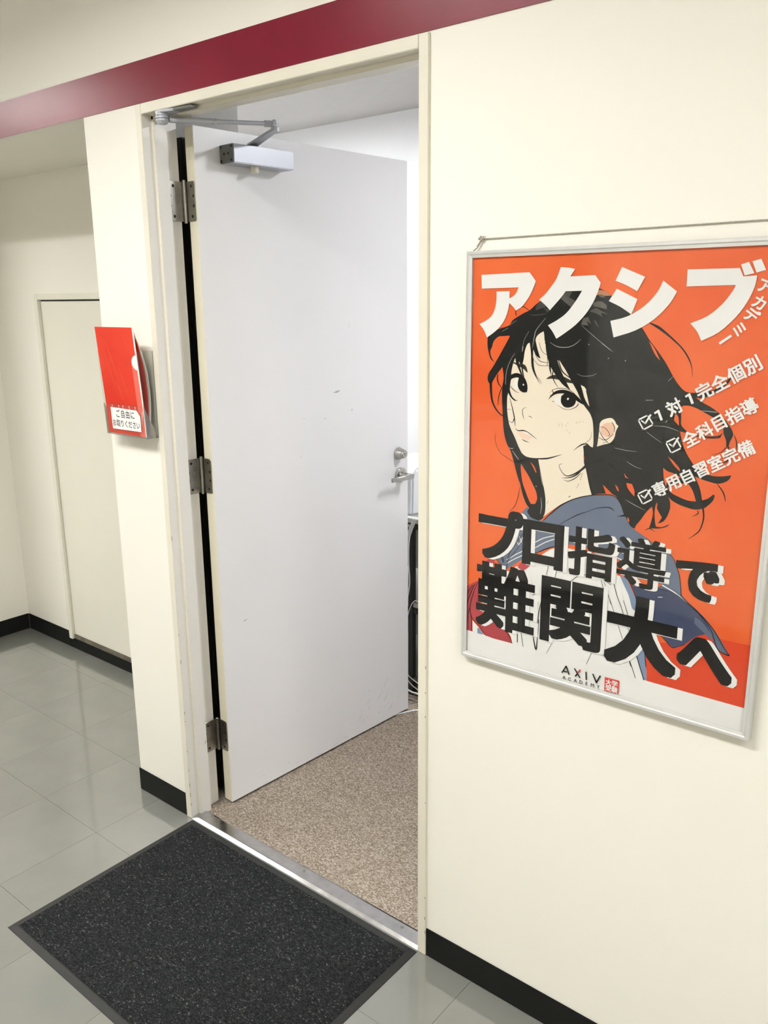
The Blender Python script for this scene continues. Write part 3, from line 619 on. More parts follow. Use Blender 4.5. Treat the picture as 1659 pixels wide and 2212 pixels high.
ART = [
 ('background_print','orange',"-283,402 285.5,402 282.8,-356.6 -289.1,-355.5"),
 ('background_print','red_orange',"230.1,-242.8 282,-242.1 284.8,-279.2 282.8,-356.6 110.3,-356.7 106.6,-322 100.4,-286.9 141.6,-273.6 154.2,-280 165.8,-274.8 177.8,-246.5 221,-238.1"),
 ('white_blouse','paper',"-170.1,-191.7 -140.3,-183.9 -120.2,-162.6 -80.4,-136.1 -15.8,-135.4 38.3,-132.6 40.9,-166.9 50.8,-170.7 61.7,-191.4 73.1,-219.8 82.2,-227.3 79,-251.4 92.5,-281.2 97.5,-299.5 107.2,-329.2 110.2,-356.4 -173.4,-357.3 -183,-336.3 -224.5,-311.2 -199.4,-237.7 -182.7,-206.1"),
 ('red_skirt','crimson',"-290.7,-263.4 -274.8,-249.6 -258.6,-240 -256.8,-270.7 -273.9,-295.5 -277.3,-306.8 -272.1,-326.8 -270.4,-355.1 -289.1,-355.5"),
 ('red_skirt','crimson',"-258.6,-244.1 -272,-274 -277.4,-302.6 -272.2,-322.6 -254.1,-339.4 -237.3,-356.4 -173.4,-357.3 -180.6,-341.9 -194.4,-330.9 -206.1,-319.2 -224.5,-311.2 -247.8,-308.3 -256.8,-270.7"),
 ('red_skirt','crimson',"-166.8,-192.1 -157.5,-181.4 -136.2,-181.1 -142.3,-188.2 -152.7,-196.5 -163.5,-194.8"),
 ('red_skirt','crimson',"-241.2,-195.5 -230.2,-183.3 -220,-184.4 -220.7,-197.6 -231.9,-201.9"),
 ('white_blouse','paper',"-270.9,-330.7 -256.4,-342.1 -240.8,-356.2 -270.4,-355.1"),
 ('blue_collar','light_blue',"-258.7,-344.8 -254,-343.6 -243.1,-356.1 -258,-356.3"),
 ('blue_collar','slate',"-114.2,-88.7 -103,-77 -89.4,-63.5 -76,-51.7 -55.8,-39.1 -35.9,-30.7 -16.2,-24.8 4.9,-21.1 22.5,-19.4 32.4,-23.4 39.1,-31.7 40.4,-36.9 51,-55.6 61.5,-71.5 90.4,-87 113.2,-100.4 137.2,-110.6 147.3,-126.9 154.9,-145.5 159.5,-170.3 162.2,-182.6 125.2,-166.5 117.9,-166.1 60,-164.9 38.7,-132.9 9,-125 -14,-125.8 -65.4,-126.8 -87.9,-135.9 -103.8,-143.8 -128.8,-156 -158,-176.1 -191.7,-201.9 -203.6,-195.4 -219.8,-180.8 -204.6,-160.4 -187.7,-143.5 -167.5,-119.4 -156.9,-102.3 -138.7,-91 -124.1,-90.3"),
 ('blue_collar','slate',"-161.4,-79.4 -150.7,-67.7 -135.8,-72.1 -113.6,-82 -120.4,-91.4 -146.1,-92.1"),
 ('blue_collar','navy',"64.1,-169.8 74.4,-181 125.6,-172 147.6,-176.6 171.6,-189.7 191.7,-201.7 206.8,-218.3 216.8,-236.1 208.6,-240 190.4,-250.2 174.2,-267.6 153.6,-279.7 142.2,-272.2 124.4,-255.6 109,-247.9 96.7,-231.6 81.6,-217.8 79.4,-199.1"),
 ('blue_collar','denim',"125.2,-166.5 154.6,-175 175.2,-190.8 199,-207.3 217.6,-224.9 232.7,-243.1 250.8,-268.6 241.6,-268.4 229.1,-260.6 219.4,-246.5 208.8,-221.5 191.8,-203.5 162.7,-188 140.4,-176.3 118.6,-175.4"),
 ('blue_collar','denim',"187.5,-213.8 200.1,-220 215.2,-236.5 217.9,-248.7 205.1,-239.1 186.6,-225.1"),
 ('blue_collar','light_blue',"46.7,-167.7 58.2,-167.2 71.1,-189.4 80.9,-208.3 81.3,-227.5 73.4,-223.6 66.2,-202 55.4,-183.1"),
 ('blue_collar','light_blue',"85.6,-306.7 93.5,-296.6 101.4,-286.7 107.2,-329.2 110.2,-355.4 105.1,-356.3 95.9,-332.9"),
 ('hair','hair',"-247.7,254.4 -226.6,268.1 -201.1,276.1 -194.2,285.4 -180.1,293.8 -166.2,300.7 -157.6,304.4 -145.8,314.1 -134.1,321.5 -114.2,333 -92.9,340 -73.5,344 -49.4,344.4 -23.3,341.1 -9.8,334.7 -0.4,329 -6.6,332.9 10.5,322 25.7,309.5 39.2,294.6 60.1,273.3 71.7,256.9 88.7,237.5 103.9,218.2 115.4,200.5 123.1,189.3 134.1,177.5 144.6,172 161.1,172.5 177.1,175.1 191.1,181.6 205.8,194.4 211.4,201.9 209.1,192.2 199,182.1 183.9,171.5 170,164.1 158.5,164.1 168.9,157.4 184.1,150.3 197.7,141.5 206.5,132.4 207.2,133.1 215.2,123.1 220.6,115.5 222.9,107.5 219.1,97.3 217.5,88.9 220.9,86 213.6,87.7 212.6,98.3 207.8,108.6 205.9,120.7 200.4,128.4 188.7,134 176.9,139.7 163.2,146.1 149.7,150.1 138,149.3 131.7,142.9 136.1,129.9 137.1,118.1 146.2,108.8 160.1,103.3 173.4,102.1 189.7,102.8 200.8,105.4 206.8,110.9 202.8,101.5 190.1,99.1 173.7,99.6 156.9,101.4 143.1,105.2 136.3,106.2 138.8,96.3 143.2,83.1 149.2,71.8 156.8,60.7 166.1,49.8 178.5,41 192,37.6 208.3,37.9 225.6,41.8 223.1,34.7 215.6,28.7 204.5,25.3 192.9,26.7 179.5,29.2 167.5,32.8 171.5,24.8 177.6,11.8 182.4,-6.5 192,-1.7 199.6,6.2 202.7,5 200.5,-3.9 193,-13.6 185.2,-19.9 172,-23.7 158.3,-22.2 144.3,-19 131.7,-13.8 124.2,-7.8 128.3,-16 129.3,-28.3 125.1,-43.2 118.7,-53.2 110.1,-58.2 116.4,-46.4 107.4,-33.4 104,-23.1 102.5,-39.6 104.7,-57.3 107,-64.2 117.7,-63.3 131.3,-55.7 124.7,-62.2 110.8,-67.2 94.6,-69 97.5,-58.5 99.9,-41.8 97.3,-29.5 87.2,-41.9 79,-55.9 70.6,-68.3 69.1,-74.1 61.5,-71.7 55.3,-63.4 50.1,-55 34.1,-57.5 47,-51.7 40.3,-36.1 31.9,-22.6 24,-18.1 2.8,-19.2 -16.3,-24 -20.1,-13.6 -26.2,6 -30.4,22.6 -34.7,34.6 -36,49.9 -60.1,113.3 -130.5,154.6 -176.7,198.8 -204.5,213.4 -203.6,240.6 -198.7,257.7"),
 ('hair','hair',"-205.5,244.5 -223.1,215.8 -235.7,196.3 -244,184.8 -245.6,171.8 -237.6,161 -234.1,170.8 -224.1,185.7 -213.3,198.9 -209.9,178.4 -213,156 -210.9,117.5 -206.9,77.2 -199.6,53.3 -190.7,39.5 -183.6,22.1 -175.3,-3.3 -169.1,-18.9 -167.2,-21.7 -160.9,-42.5 -152.8,-59.7 -145.1,-68.5 -149.5,-75.9 -140.8,-86.3 -124.1,-90.3 -113.6,-82 -110,-61.6 -110.7,-45.3 -115.3,-19.8 -121.5,0.5 -124.9,16.3 -128.8,25.5 -128.9,28.3 -126.7,60.5 -146.3,106.5 -169.1,136.5 -171.3,199.1 -165.5,236.3 -159.1,254.8 -137.4,278.4 -172.4,278 -193.3,259.3 -200.4,253"),
 ('hair','hair',"-247.8,255.2 -226.6,268.1 -204.4,265.3 -198.7,257.7 -211.5,257.5 -224.3,254.9 -234.4,246.1 -237.8,235 -241.4,228.5 -239.2,217.5 -231.4,206.7 -241,214.3 -246.2,230 -248,241"),
 ('hair_gaps','orange',"-166.3,16.3 -166.3,4.9 -161.7,-19.3 -155.6,-33.4 -147.6,-50.6 -141.8,-59.7 -132.7,-58.4 -128.6,-47.9 -131.8,-33.5 -141.6,-16.7 -149.4,-4.6 -159,7.4"),
 ('hair_gaps','orange',"-146.7,22.7 -141,14.4 -133.3,2.3 -132.5,4.8 -137.4,14.8"),
 ('hair_gaps','orange',"3.8,-2.4 13.9,-10.3 24,-18.1 10.5,-18.2"),
 ('hair_gaps','orange',"42.2,23.6 47.2,17.8 51.7,14.4 45.5,15.8"),
 ('hair_gaps','orange',"48,6.2 58.3,5.7 63.6,-5.4 64.3,-16.2 57.4,-9.9 50.4,-1.7"),
 ('hair_gaps','orange',"27,0.7 32.6,-4.1 35,-11.1 31,-8"),
 ('hair_gaps','orange',"119,61.7 130,54.2 139.3,44.9 141.6,38.3 130.5,47.4"),
 ('hair_gaps','orange',"112.2,40.9 121,35.8 131.6,33.6 144.1,28.2 132.4,23.2 122.2,18.4 119.4,9.3 115,21"),
 ('hair_gaps','orange',"144.9,17.9 158.5,17.9 166.2,6.8 172.6,-9.6 159,-9.9 141.5,-5.3 128.9,-0 123,8"),
 ('hair_gaps','orange',"104.7,-20.3 106.8,-24.5 106,-30.9"),
 ('hair_gaps','orange',"109.2,-45.7 113,-48.7 110,-56.4"),
 ('hair_gaps','orange',"53.8,-55.3 56.8,-57.6 58.2,-64.8 54.8,-61.6"),
 ('hair_gaps','orange',"72,253.6 81.4,243.9 89.2,230.9 93.7,222 83.9,232.4"),
 ('hair_gaps','orange',"126.3,136.1 131.9,129.8 133.9,115.4 124.7,124.1"),
 ('hair_sheen','sheen',"-159,296.2 -148.5,294.7 -127.9,296.3 -116.3,303.7 -130.1,309.6 -121.2,299.3 -143.3,296.3"),
 ('hair_sheen','sheen',"-144,312.6 -135.7,320 -121.7,311.1 -135.2,306.7 -145.4,303.7"),
 ('hair_sheen','sheen',"-86.2,337 -73.1,336.2 -79.2,326.9 -64.1,318.2 -75,309.6 -95.5,324.1"),
 ('hair_sheen','sheen',"-33.7,316.6 -18.2,319.4 -6.9,312.3 -6.5,305.3 -17.5,308.1 -31.8,310.9"),
 ('hair_sheen','sheen',"-39.2,302.4 -26.9,308.1 -2.9,296.8 -17,299.6 -13.5,292.5 -24.8,298.2"),
 ('hair_sheen','sheen',"-49.8,290.9 -40.3,292.4 -34.9,281 -43.1,285.2 -39.5,278 -54,279.3"),
 ('hair_sheen','sheen',"-29.7,287.5 -25.6,285.4 -18.7,274 -25.3,279.6"),
 ('hair_sheen','sheen',"-25.2,333.5 -15.7,330.6 -9.2,324.9 -20.2,326.4"),
 ('hair_sheen','tan',"-25.5,337.7 -16.2,337.6 -3.5,331.8 -0.4,328.3 -12.5,328.4 -18.8,330.6 -28.1,329.3"),
 ('hair_sheen','tan',"38.4,307 49.4,302 47,297.9 40.6,301.2"),
 ('hair_sheen','sheen',"-201.1,274.6 -190.5,283.9 -182.5,285.5 -195.7,277.7"),
 ('face','skin',"-195.4,157 -200.5,143.9 -200.6,118.3 -197.2,97.6 -192.1,83.4 -181.3,64.9 -173.3,49.4 -165.6,37.2 -156.2,31.7 -143.4,30.2 -129,30.7 -126.6,15.6 -120.1,-12.6 -114,-29.4 -110.5,-48.6 -110.4,-71.6 -114.5,-81.3 -103.3,-72.1 -89.6,-60.2 -76,-50.1 -55.9,-38.3 -36,-29.9 -16.3,-24 -22.1,-7.6 -30.4,22.6 -34.6,33 -36.4,46.8 -36.7,54 -38.4,63.1 -29.6,68.6 -21.1,63.3 -11.4,65.1 1.2,70.2 13.7,74.4 21,84.1 23.4,96.3 27.5,105.5 22.5,109.6 19.1,115.2 11,119 -4.6,113.3 -10.3,102.3 -20.5,110.5 -27,140 -32.7,154.6 -41.6,170.5 -61.8,178.3 -74.4,198.7 -83.7,219.2 -92.4,224.9 -98.9,220.2 -111.5,234.8 -118.5,240.6 -124.2,252.5 -127.5,266.5 -135,262.8 -141.7,256.6 -144.7,246 -153.5,245.8 -160.4,242.6 -165.3,230.2 -167.4,214.7 -171.3,199.1 -179,214.3 -186.3,215.6 -191.4,204.5 -194.7,193.4 -192.4,179.3 -194.9,169.7"),
 ('face','ear',"-7,101.1 3.6,109.5 16.2,110.5 20.8,99 17.6,88.3 6.7,84.3 -4.8,89.2"),
 ('face','lip',"-176.2,79.1 -165.2,78.5 -152.3,74.1 -143.1,70.1 -151,64.3 -162.9,65 -172.2,70.6"),
 ('face','eye_white',"-187.6,171.7 -183.2,178.2 -176.1,180.1 -176.4,164.4 -171.6,156 -184.5,160 -188.7,165.3"),
 ('face','eye_white',"-102.3,144 -95.7,150.6 -84.1,155.9 -85.1,142.1 -77.8,131.1 -91.5,134"),
 ('face','eye_white',"-164.3,80.1 -152.5,78.1 -144.2,74 -155,74.6"),
 ('facial_features','ink',"-176.1,182.5 -167.1,182.1 -159.6,173.2 -157.1,162.4 -158,154.2 -166.1,153.1 -174.4,157.4 -178.7,167.4"),
 ('facial_features','ink',"-86.4,151.2 -79.1,157 -69.1,158.3 -59.6,152.9 -56.7,144 -61.2,135.4 -71.1,131.2 -80.4,132.5 -86.7,140.5"),
 ('hair_strands','hair',"-123.4,272.6 -114.9,272.7 -102.3,255.1 -77.9,267.3 -54,279.3 -36.9,259.3 -51.4,229.8 -75.3,214.2 -100.5,216.3 -113.3,235.4 -124.1,248.6 -125.6,263.6"),
 ('title_lettering','paper',"-263.9,369 -160.3,371.3 -146.9,355.4 -152.1,342.3 -160.2,327.6 -173.6,311.2 -186.7,303.4 -193.2,310.5 -202.4,317.8 -201.8,325.3 -193.8,329 -186.9,335.3 -182.4,344.9 -262.5,343.8"),
 ('title_lettering','paper',"-229.5,338.1 -201.3,338.5 -201.5,317.3 -204.6,300.6 -212.3,283.7 -224.8,269.6 -237.5,260.1 -248.7,253.3 -254.6,264.5 -260.5,272.3 -266.3,278 -251.3,284.9 -239.4,293.5 -232.3,306.7 -229.6,322"),
 ('title_lettering','paper',"-97.7,378.4 -83.2,377 -69.5,374.3 -78.5,362.1 -31.3,363.2 -20.3,350.2 -23.9,337.7 -32.2,318 -45.4,298.1 -63.7,279.2 -84.3,264.3 -100.9,253.9 -109.6,266.8 -119,277.4 -102,286.1 -84.3,298 -70.4,313.9 -61.3,326.7 -54.7,337.3 -86.2,337 -95.5,325.6 -116.3,304 -126.9,314.1 -138.7,322.7 -126,333.1 -114.8,346.1 -105.4,358.9"),
 ('title_lettering','paper',"17,375.3 58.6,358.3 46.4,335.3 25.6,345.8 6.5,353"),
 ('title_lettering','paper',"9.7,339.8 47.9,322.3 38.2,297.5 17.7,310 -3.6,319.5"),
 ('title_lettering','paper',"90.1,351.6 114.2,333.9 103,314.4 79.1,289.9 47.4,270.9 8.8,258.4 1.2,286.2 32.3,294.3 61.2,311.5 80.9,332.8"),
 ('title_lettering','paper',"128.8,368.2 210.3,368 216.6,355.4 237,356.3 234.9,339.5 225.8,316.8 210.7,293.8 186.4,270.1 159.9,256.1 151.7,271 139.9,283.5 166.4,295 188.5,314.1 202.8,334.2 206.3,342.8 129.1,341.7"),
 ('title_lettering','paper',"211.5,373.3 223,376.8 232.5,359.8 218.4,356.7"),
 ('title_lettering','paper',"228,377.5 240.7,380.7 249.2,364.3 235.7,360.5"),
 ('academy_logo','seal_red',"29.9,-371.8 58.6,-371.1 58.4,-398.4 30.2,-399.3"),
]
STROKES = [
 ('ink_lines','ink',"-289.6,-288.5,0.65 -281.6,-267.7,1.74 -270.1,-251.7,0.87"),
 ('ink_lines','ink',"-288,-309.3,0.65 -279,-277.7,1.74 -265.5,-247.6,0.87"),
 ('ink_lines','ink',"-280,-352.2,0.65 -281.8,-318.5,1.74 -277.4,-302.6,0.87"),
 ('ink_lines','ink',"-272.8,-354.7,0.65 -273.3,-329.2,1.74 -278.5,-305,0.87"),
 ('ink_lines','ink',"-258.6,-242,0.65 -269.7,-269.3,1.31 -277.4,-302.6,1.74 -272.2,-324.7,1.74 -254.1,-339.4,1.39 -237.3,-356.4,0.87"),
 ('ink_lines','ink',"-194.4,-330.9,0.65 -182.9,-340.4,1.74 -173.4,-356.6,0.87"),
 ('white_piping','paper',"-129.7,-134.9,1.85 -111.9,-123.4,1.66 -88.9,-114.4,1.66"),
 ('white_piping','paper',"-129.2,-145.9,1.66 -107.9,-131.1,1.66 -88.6,-121.3,1.66"),
 ('white_piping','paper',"-192.3,-182.7,1.66 -173.4,-168.6,1.66 -156.7,-157.7,1.66"),
 ('white_piping','paper',"-192,-189.6,1.66 -173.2,-176.4,1.66 -156.4,-166.3,1.66"),
 ('white_piping','paper',"-166.6,-146.6,1.48 -161.2,-138.8,1.48 -157.7,-129.6,1.48"),
 ('white_piping','paper',"-170.6,-140.5,1.48 -165.6,-146.5,1.48"),
 ('white_piping','paper',"-165.3,-129.2,1.48 -159.2,-140.2,1.48"),
 ('white_piping','paper',"125.4,-168.3,2.18 147.6,-176.6,2.18 171.6,-190.6,2.18"),
 ('white_piping','paper',"30.9,-131.5,1.82 48.6,-136.7,1.82"),
 ('white_piping','paper',"119.8,-192,1.09 127.9,-190.6,1.09"),
 ('ink_lines','ink',"-114.2,-88.7,1.11 -103,-77,1.55 -89.4,-63.5,1.99 -76,-51.7,2.22 -55.8,-39.1,2.22 -35.9,-30.7,2.22 -16.2,-24.8,1.92 4.9,-21.1,1.63 22.6,-19.7,1.4 32.4,-24.2,1.26 39.1,-32.5,1.11"),
 ('ink_lines','ink',"-79.4,-90.5,0.55 -59.1,-76.7,1.11 -42.5,-66,1.48 -22.8,-56.6,0.74 -5,-47.6,0.92 14.3,-43.1,1.48 22.5,-44.2,1.85 29.1,-47.9,0.74"),
 ('ink_lines','ink',"90.4,-87,0.73 113.2,-100.4,0.82 137.2,-110.6,0.91 147.3,-126.9,1 154.9,-145.5,1.09 159.5,-170.3,1.14 162.2,-182.6,1.18 180.7,-195,1.23 199.2,-209.1,1.27 215.8,-223.5,1.27 229.1,-240.3,1.27 240.6,-257.5,1.27 250.8,-268.6,1.27"),
 ('ink_lines','ink',"54.1,-162.3,1.46 64.4,-173.6,1.46 75.1,-192.4,1.46 80.8,-206.4,1.46 80.8,-219.9,1.46"),
 ('ink_lines','ink',"118.6,-175.4,0.55 147.7,-178.4,0.86 171.7,-191.5,1.17 199.3,-210.9,1.27 216.4,-230.7,1.27 229.1,-260.6,1.33 239.8,-267,1.48 250,-268.8,1.64"),
 ('ink_lines','ink',"116.9,-253.7,0.73 132.5,-265.1,1.14 142.2,-272.2,1.27 153.6,-279.7,1.18 174.2,-267.6,0.91"),
 ('ink_lines','ink',"100.5,-287,1.27 107.2,-329.2,1.27"),
 ('ink_lines','ink',"85.9,-306.5,1.64 95.9,-332.9,1.64 105.1,-356.3,1.64"),
 ('ink_lines','ink',"-128.8,-156.8,0.74 -103.8,-142.9,2.22 -87.9,-135.9,1.48"),
 ('ink_lines','ink',"-191.7,-201.9,1.11 -186.9,-169.4,0.86 -170.5,-142.2,0.86 -158,-122.9,1.11"),
 ('ink_lines','ink',"-192.2,-186.1,0.92 -182.9,-173.9,0.92 -164.6,-149.7,0.92"),
 ('ink_lines','ink',"-219.8,-180.8,1.11 -211.6,-189.9,1.11 -203.6,-195.4,1.11"),
 ('ink_lines','ink',"-208.3,-169.9,1.48 -199.9,-189.4,1.48"),
 ('ink_lines','ink',"-204.3,-172.6,1.29 -198,-187.3,1.29"),
 ('ink_lines','ink',"-102.2,-195.7,0.87 -98,-173.7,0.87"),
 ('ink_lines','ink',"-83.7,-196.8,0.87 -80.4,-181.7,0.87"),
 ('ink_lines','ink',"-49.5,-197.3,1.09 -36.4,-185.1,1.09 -17.3,-177.5,1.09"),
 ('ink_lines','ink',"5.7,-178.4,1.09 19.1,-182.1,1.09 30.6,-187.9,1.09"),
 ('ink_lines','ink',"-131.7,-244.1,1.09 -122.4,-238.1,1.09"),
 ('ink_lines','ink',"-115.6,-275.2,0.87 -108.8,-236.1,0.87"),
 ('ink_lines','ink',"-115,-291,1.09 -115.8,-323.4,1.09"),
 ('ink_lines','ink',"-126.2,-330.1,1.74 -118.7,-356.6,3.05 -116.7,-327.6,1.09"),
 ('ink_lines','ink',"-154.5,-327.1,1.09 -148,-357.2,1.09"),
 ('ink_lines','ink',"-162,-333,1.74 -162,-351.6,1.74"),
 ('ink_lines','ink',"-83.8,-332.2,0.65 -95.3,-357.4,0.65"),
 ('ink_lines','ink',"-0.1,-331.7,0.65 -9.6,-356.8,0.65"),
 ('ink_lines','ink',"25.7,-207.1,0.73 34.7,-226.6,0.73 48.6,-260.8,0.73 60.3,-289.6,0.73"),
 ('ink_lines','ink',"34.8,-179.8,1.27 43.2,-205.1,1.15 52.2,-224.6,0.97 72.9,-274.5,0.73"),
 ('ink_lines','ink',"56.3,-212,0.91 66.7,-238.7,0.91 72.8,-258.8,0.91"),
 ('ink_lines','ink',"16.5,-185.5,0.91 20.8,-192.4,0.91"),
 ('ink_lines','ink',"71.9,-318.3,0.91 78.9,-337.2,0.91"),
 ('ink_lines','ink',"71.7,-318.3,1.1 80.7,-337.2,1.1 89,-357,1.1"),
 ('ink_lines','ink',"10.7,-182.9,0.87 16.2,-197.5,0.87"),
 ('ink_lines','ink',"26.2,-206.5,0.87 32.9,-225.4,0.87"),
 ('ink_lines','ink',"-110.4,-248.3,0.65 -115.6,-275.2,1.74 -116.7,-299.5,0.87"),
 ('ink_lines','ink',"-72.9,-298.6,0.87 -72.6,-305.5,0.87"),
 ('hair','hair',"-238.8,167.4,5.35 -237.3,148.1,4.64 -234,132.1,3.92 -226,118,3.21 -214.4,107.5,2.14 -203,103.6,1.43 -191.7,100.4,0.36"),
 ('hair','hair',"-223.2,184.2,1.43 -223.8,174.6,2.5 -219.8,165.2,2.14 -213.1,159.2,1.07"),
 ('hair','hair',"-214,159.1,1.43 -220.1,141.1,1.78 -221.5,124.8,0.36"),
 ('hair','hair',"-186.4,294.6,1.78 -187.5,302.1,1.42 -180.7,309.7,1.25 -170,309.7,1.25 -157.5,302.2,1.07"),
 ('hair','hair',"71.6,283.3,1.72 85.9,276.9,4.47 100.2,267.3,3.79 114.6,256.2,2.75 128.9,243.6,2.41 140,229.4,2.41 146.9,215,1.38 150,197.3,0.34"),
 ('hair','hair',"118.8,155.7,1.72 129.8,146.4,4.47 134.3,131.6,3.79 133.9,115.4,2.41"),
 ('hair','hair',"118.9,155.5,1.77 129.8,146.2,3.89 134.3,131.4,3.89 135.5,116.3,1.77"),
 ('hair','hair',"203.2,59.1,0.35 215.8,63.1,1.77 219.6,74.3,2.12 216.8,87.2,1.77"),
 ('hair','hair',"204.6,24.8,1.06 213.5,15,2.12 218.4,5.5,1.77 220.3,-3.6,0.35"),
 ('hair','hair',"185.2,-19.9,2.83 187.5,-37,2.48 183.2,-56.9,1.77 175.6,-67,1.42 164.4,-77,0.35"),
 ('hair','hair',"168,-36.5,0.35 177.6,-29.8,1.77 176.4,-24.8,1.42"),
 ('hair','hair',"87.6,-73.8,0.53 96.5,-69.6,1.77 105.9,-74.4,0.35"),
 ('hair','hair',"224.3,109.3,0.53 229.4,96.7,1.77 229.9,82,0.35"),
 ('hair','hair',"192.3,72.2,0.35 206.4,77.9,1.06 213.7,86.9,1.77"),
 ('hair','hair',"-224.7,70.7,0.36 -225.2,54.1,0.71 -214.1,33.7,0.71 -198.7,25.4,0.89 -183.4,18,0.71"),
 ('hair','hair',"-167.8,-30.1,0.37 -170,-47.1,0.92 -176.8,-68.2,0.92 -189.6,-82,0.37"),
 ('hair','hair',"191.2,180,3.1 207.4,193.7,2.06 218.4,210.1,1.38 219.9,222.8,0.34"),
 ('hair','hair',"-158.6,-2.4,1.11 -148.9,-16,3.32 -137.5,-29.3,2.59 -131.7,-36.8,1.11"),
 ('hair','hair',"-155.5,-36.7,0.74 -144.3,-41.8,0.74 -129.9,-36.5,0.74"),
 ('facial_features','ink',"-195.9,174.4,0.89 -190.7,181.8,7.49 -179.8,184.6,8.2 -168.8,180.5,6.42 -161.4,173.1,3.21 -157.3,159.2,1.07"),
 ('facial_features','ink',"-189.8,182.6,1.78 -185.3,185.9,1.43 -188.1,187.4,0.36"),
 ('facial_features','ink',"-195.1,176,1.07 -194.2,177.6,1.07 -194.8,166.6,0.36"),
 ('facial_features','ink',"-194.7,165,0.53 -189.9,158.9,1.43 -180.6,153.1,0.89 -175.1,151.9,0.36"),
 ('facial_features','ink',"-112.6,143.3,0.36 -104.4,152.4,3.57 -96,157.5,5.7 -84.3,159.7,6.77 -70.7,158.2,6.06 -58.7,151.4,7.49 -50.1,145.2,6.06 -41.6,138.7,0.53"),
 ('facial_features','ink',"-102.8,156.3,2.14 -104.7,160,1.07 -105.7,162.2,0.36"),
 ('facial_features','ink',"-107.8,152.1,1.43 -110.3,149.7,0.36"),
 ('facial_features','ink',"-111.4,155,0.36 -103.1,162.1,0.89 -87.9,165.6,1.07 -69.3,162.9,1.07 -53.8,151.7,1.07 -46.9,146.2,0.53"),
 ('facial_features','ink',"-93.3,134.6,0.36 -81.1,128.6,0.89 -69.2,127.9,0.71 -56.2,133.4,1.43 -51.5,139.8,1.78"),
 ('facial_features','ink',"-104.7,140.3,0.89 -100.4,140.6,0.89"),
 ('facial_features','ink',"-157.9,126.2,0.36 -166.3,120.8,1.07 -165,109.8,1.25 -162.4,102.8,0.53"),
 ('facial_features','ink',"-153.3,108.8,0.53 -149.1,109.1,1.07 -145.1,106.2,0.71"),
 ('facial_features','ink',"-181,83.6,0.71 -174.4,79.8,1.6 -164.4,81,2.32 -155.2,79.4,1.43 -145.1,74,1.43 -134.1,67.5,0.53"),
 ('facial_features','ink',"-165.6,64,0.71 -159.1,61.4,1.6 -150,59.5,0.53"),
 ('facial_features','ink',"-165.6,37.2,0.71 -156.2,31.4,1.25 -143.4,29.9,1.25 -129,30.3,2.5 -107.8,33.5,2.85 -80.5,43.6,0.53"),
 ('facial_features','ink',"-57.1,53.4,0.36 -49.1,60.5,1.43 -39.4,66.9,2.5 -29.6,68.6,1.78"),
 ('facial_features','ink',"-22.7,92.1,0.36 -25.2,78.2,0.71 -34.6,69.6,0.71"),
 ('facial_features','ink',"-194.9,141.1,0.71 -188.7,122.4,1.78 -183.5,103.5,2.14 -181.1,87.6,0.71"),
 ('facial_features','ink',"-198.1,97.5,0.53 -187.8,94.3,1.07 -184.4,101.8,2.14"),
 ('facial_features','ink',"-199.7,119.1,0.71 -191.4,119.4,0.71"),
 ('facial_features','ink',"-201.4,143.9,0.89 -200.6,118.3,0.89 -197.2,97.6,0.89 -192.1,83.4,0.89 -181.3,64.9,0.89 -173.3,49.4,0.89 -165.6,37.2,0.89"),
 ('facial_features','ink',"27.5,105.5,0.89 23.4,96.3,0.89 21,84.1,0.89 13.7,74.4,0.89 1.2,69.9,0.89 -11.4,64.9,0.89"),
 ('facial_features','ink',"-7,101.1,0.53 1,101,0.94 9.4,93.5,1.07 11.3,87.7,0.94 8.1,87.7,0.53"),
 ('facial_features','ink',"14.6,111.9,1.07 19.8,103.4,1.43 19.6,94.4,0.71"),
 ('facial_features','ink',"-9.2,82.8,0.71 3.9,78.7,1.25 19,91.4,0.71"),
 ('facial_features','ink',"-8.3,94.9,0.71 -1.2,83.5,1.43 10.6,73.4,0.71"),
 ('facial_features','ink',"-0.6,73,0.71 8.8,76.9,0.71"),
 ('facial_features','ink',"-128.8,25.5,0.92 -120.3,-7.5,0.92 -114,-29.4,0.92 -110.5,-48.6,0.92"),
 ('facial_features','ink',"-35.9,48.4,0.74 -34.6,33,0.74 -30.4,22.6,0.74 -22.1,-7.6,0.74 -16.3,-24,0.74"),
 ('facial_features','ink',"-62.9,-35.3,1.11 -58.8,-32.3,1.11"),
 ('facial_features','ink',"-46.8,-15.6,0.55 -43.1,-6.4,0.55"),
 ('facial_features','ink',"-40.9,0.2,0.55 -36.6,14.1,0.55"),
 ('facial_features','ink',"-107.6,-54.7,0.55 -104.3,-47.7,0.55"),
 ('facial_features','brown',"-89.2,100.9,0.89 -88.1,95.6,0.89"),
 ('facial_features','brown',"-84.1,102.1,0.89 -81.5,95.4,0.89"),
 ('facial_features','brown',"-74.6,99.9,0.89 -74.1,96,0.89"),
 ('facial_features','brown',"-71.4,104,0.89 -71,101.7,0.89"),
 ('facial_features','brown',"-54.8,106.9,0.89 -53.8,103.2,0.89"),
 ('facial_features','brown',"-50.7,108,0.89 -49.3,104.3,0.89"),
 ('facial_features','brown',"-45.8,109.2,0.89 -45.6,106.1,0.89"),
 ('facial_features','brown',"-40.9,109.6,0.89 -39.6,107.4,0.89"),
 ('facial_features','brown',"-72.5,90.8,0.89 -72,87.7,0.89"),
 ('facial_features','brown',"-67.2,87.4,0.89 -66.2,83.6,0.89"),
 ('facial_features','brow',"-188.8,207.7,2.14 -176.9,203.8,4.64 -166,200.8,8.2 -158.5,191.1,1.43"),
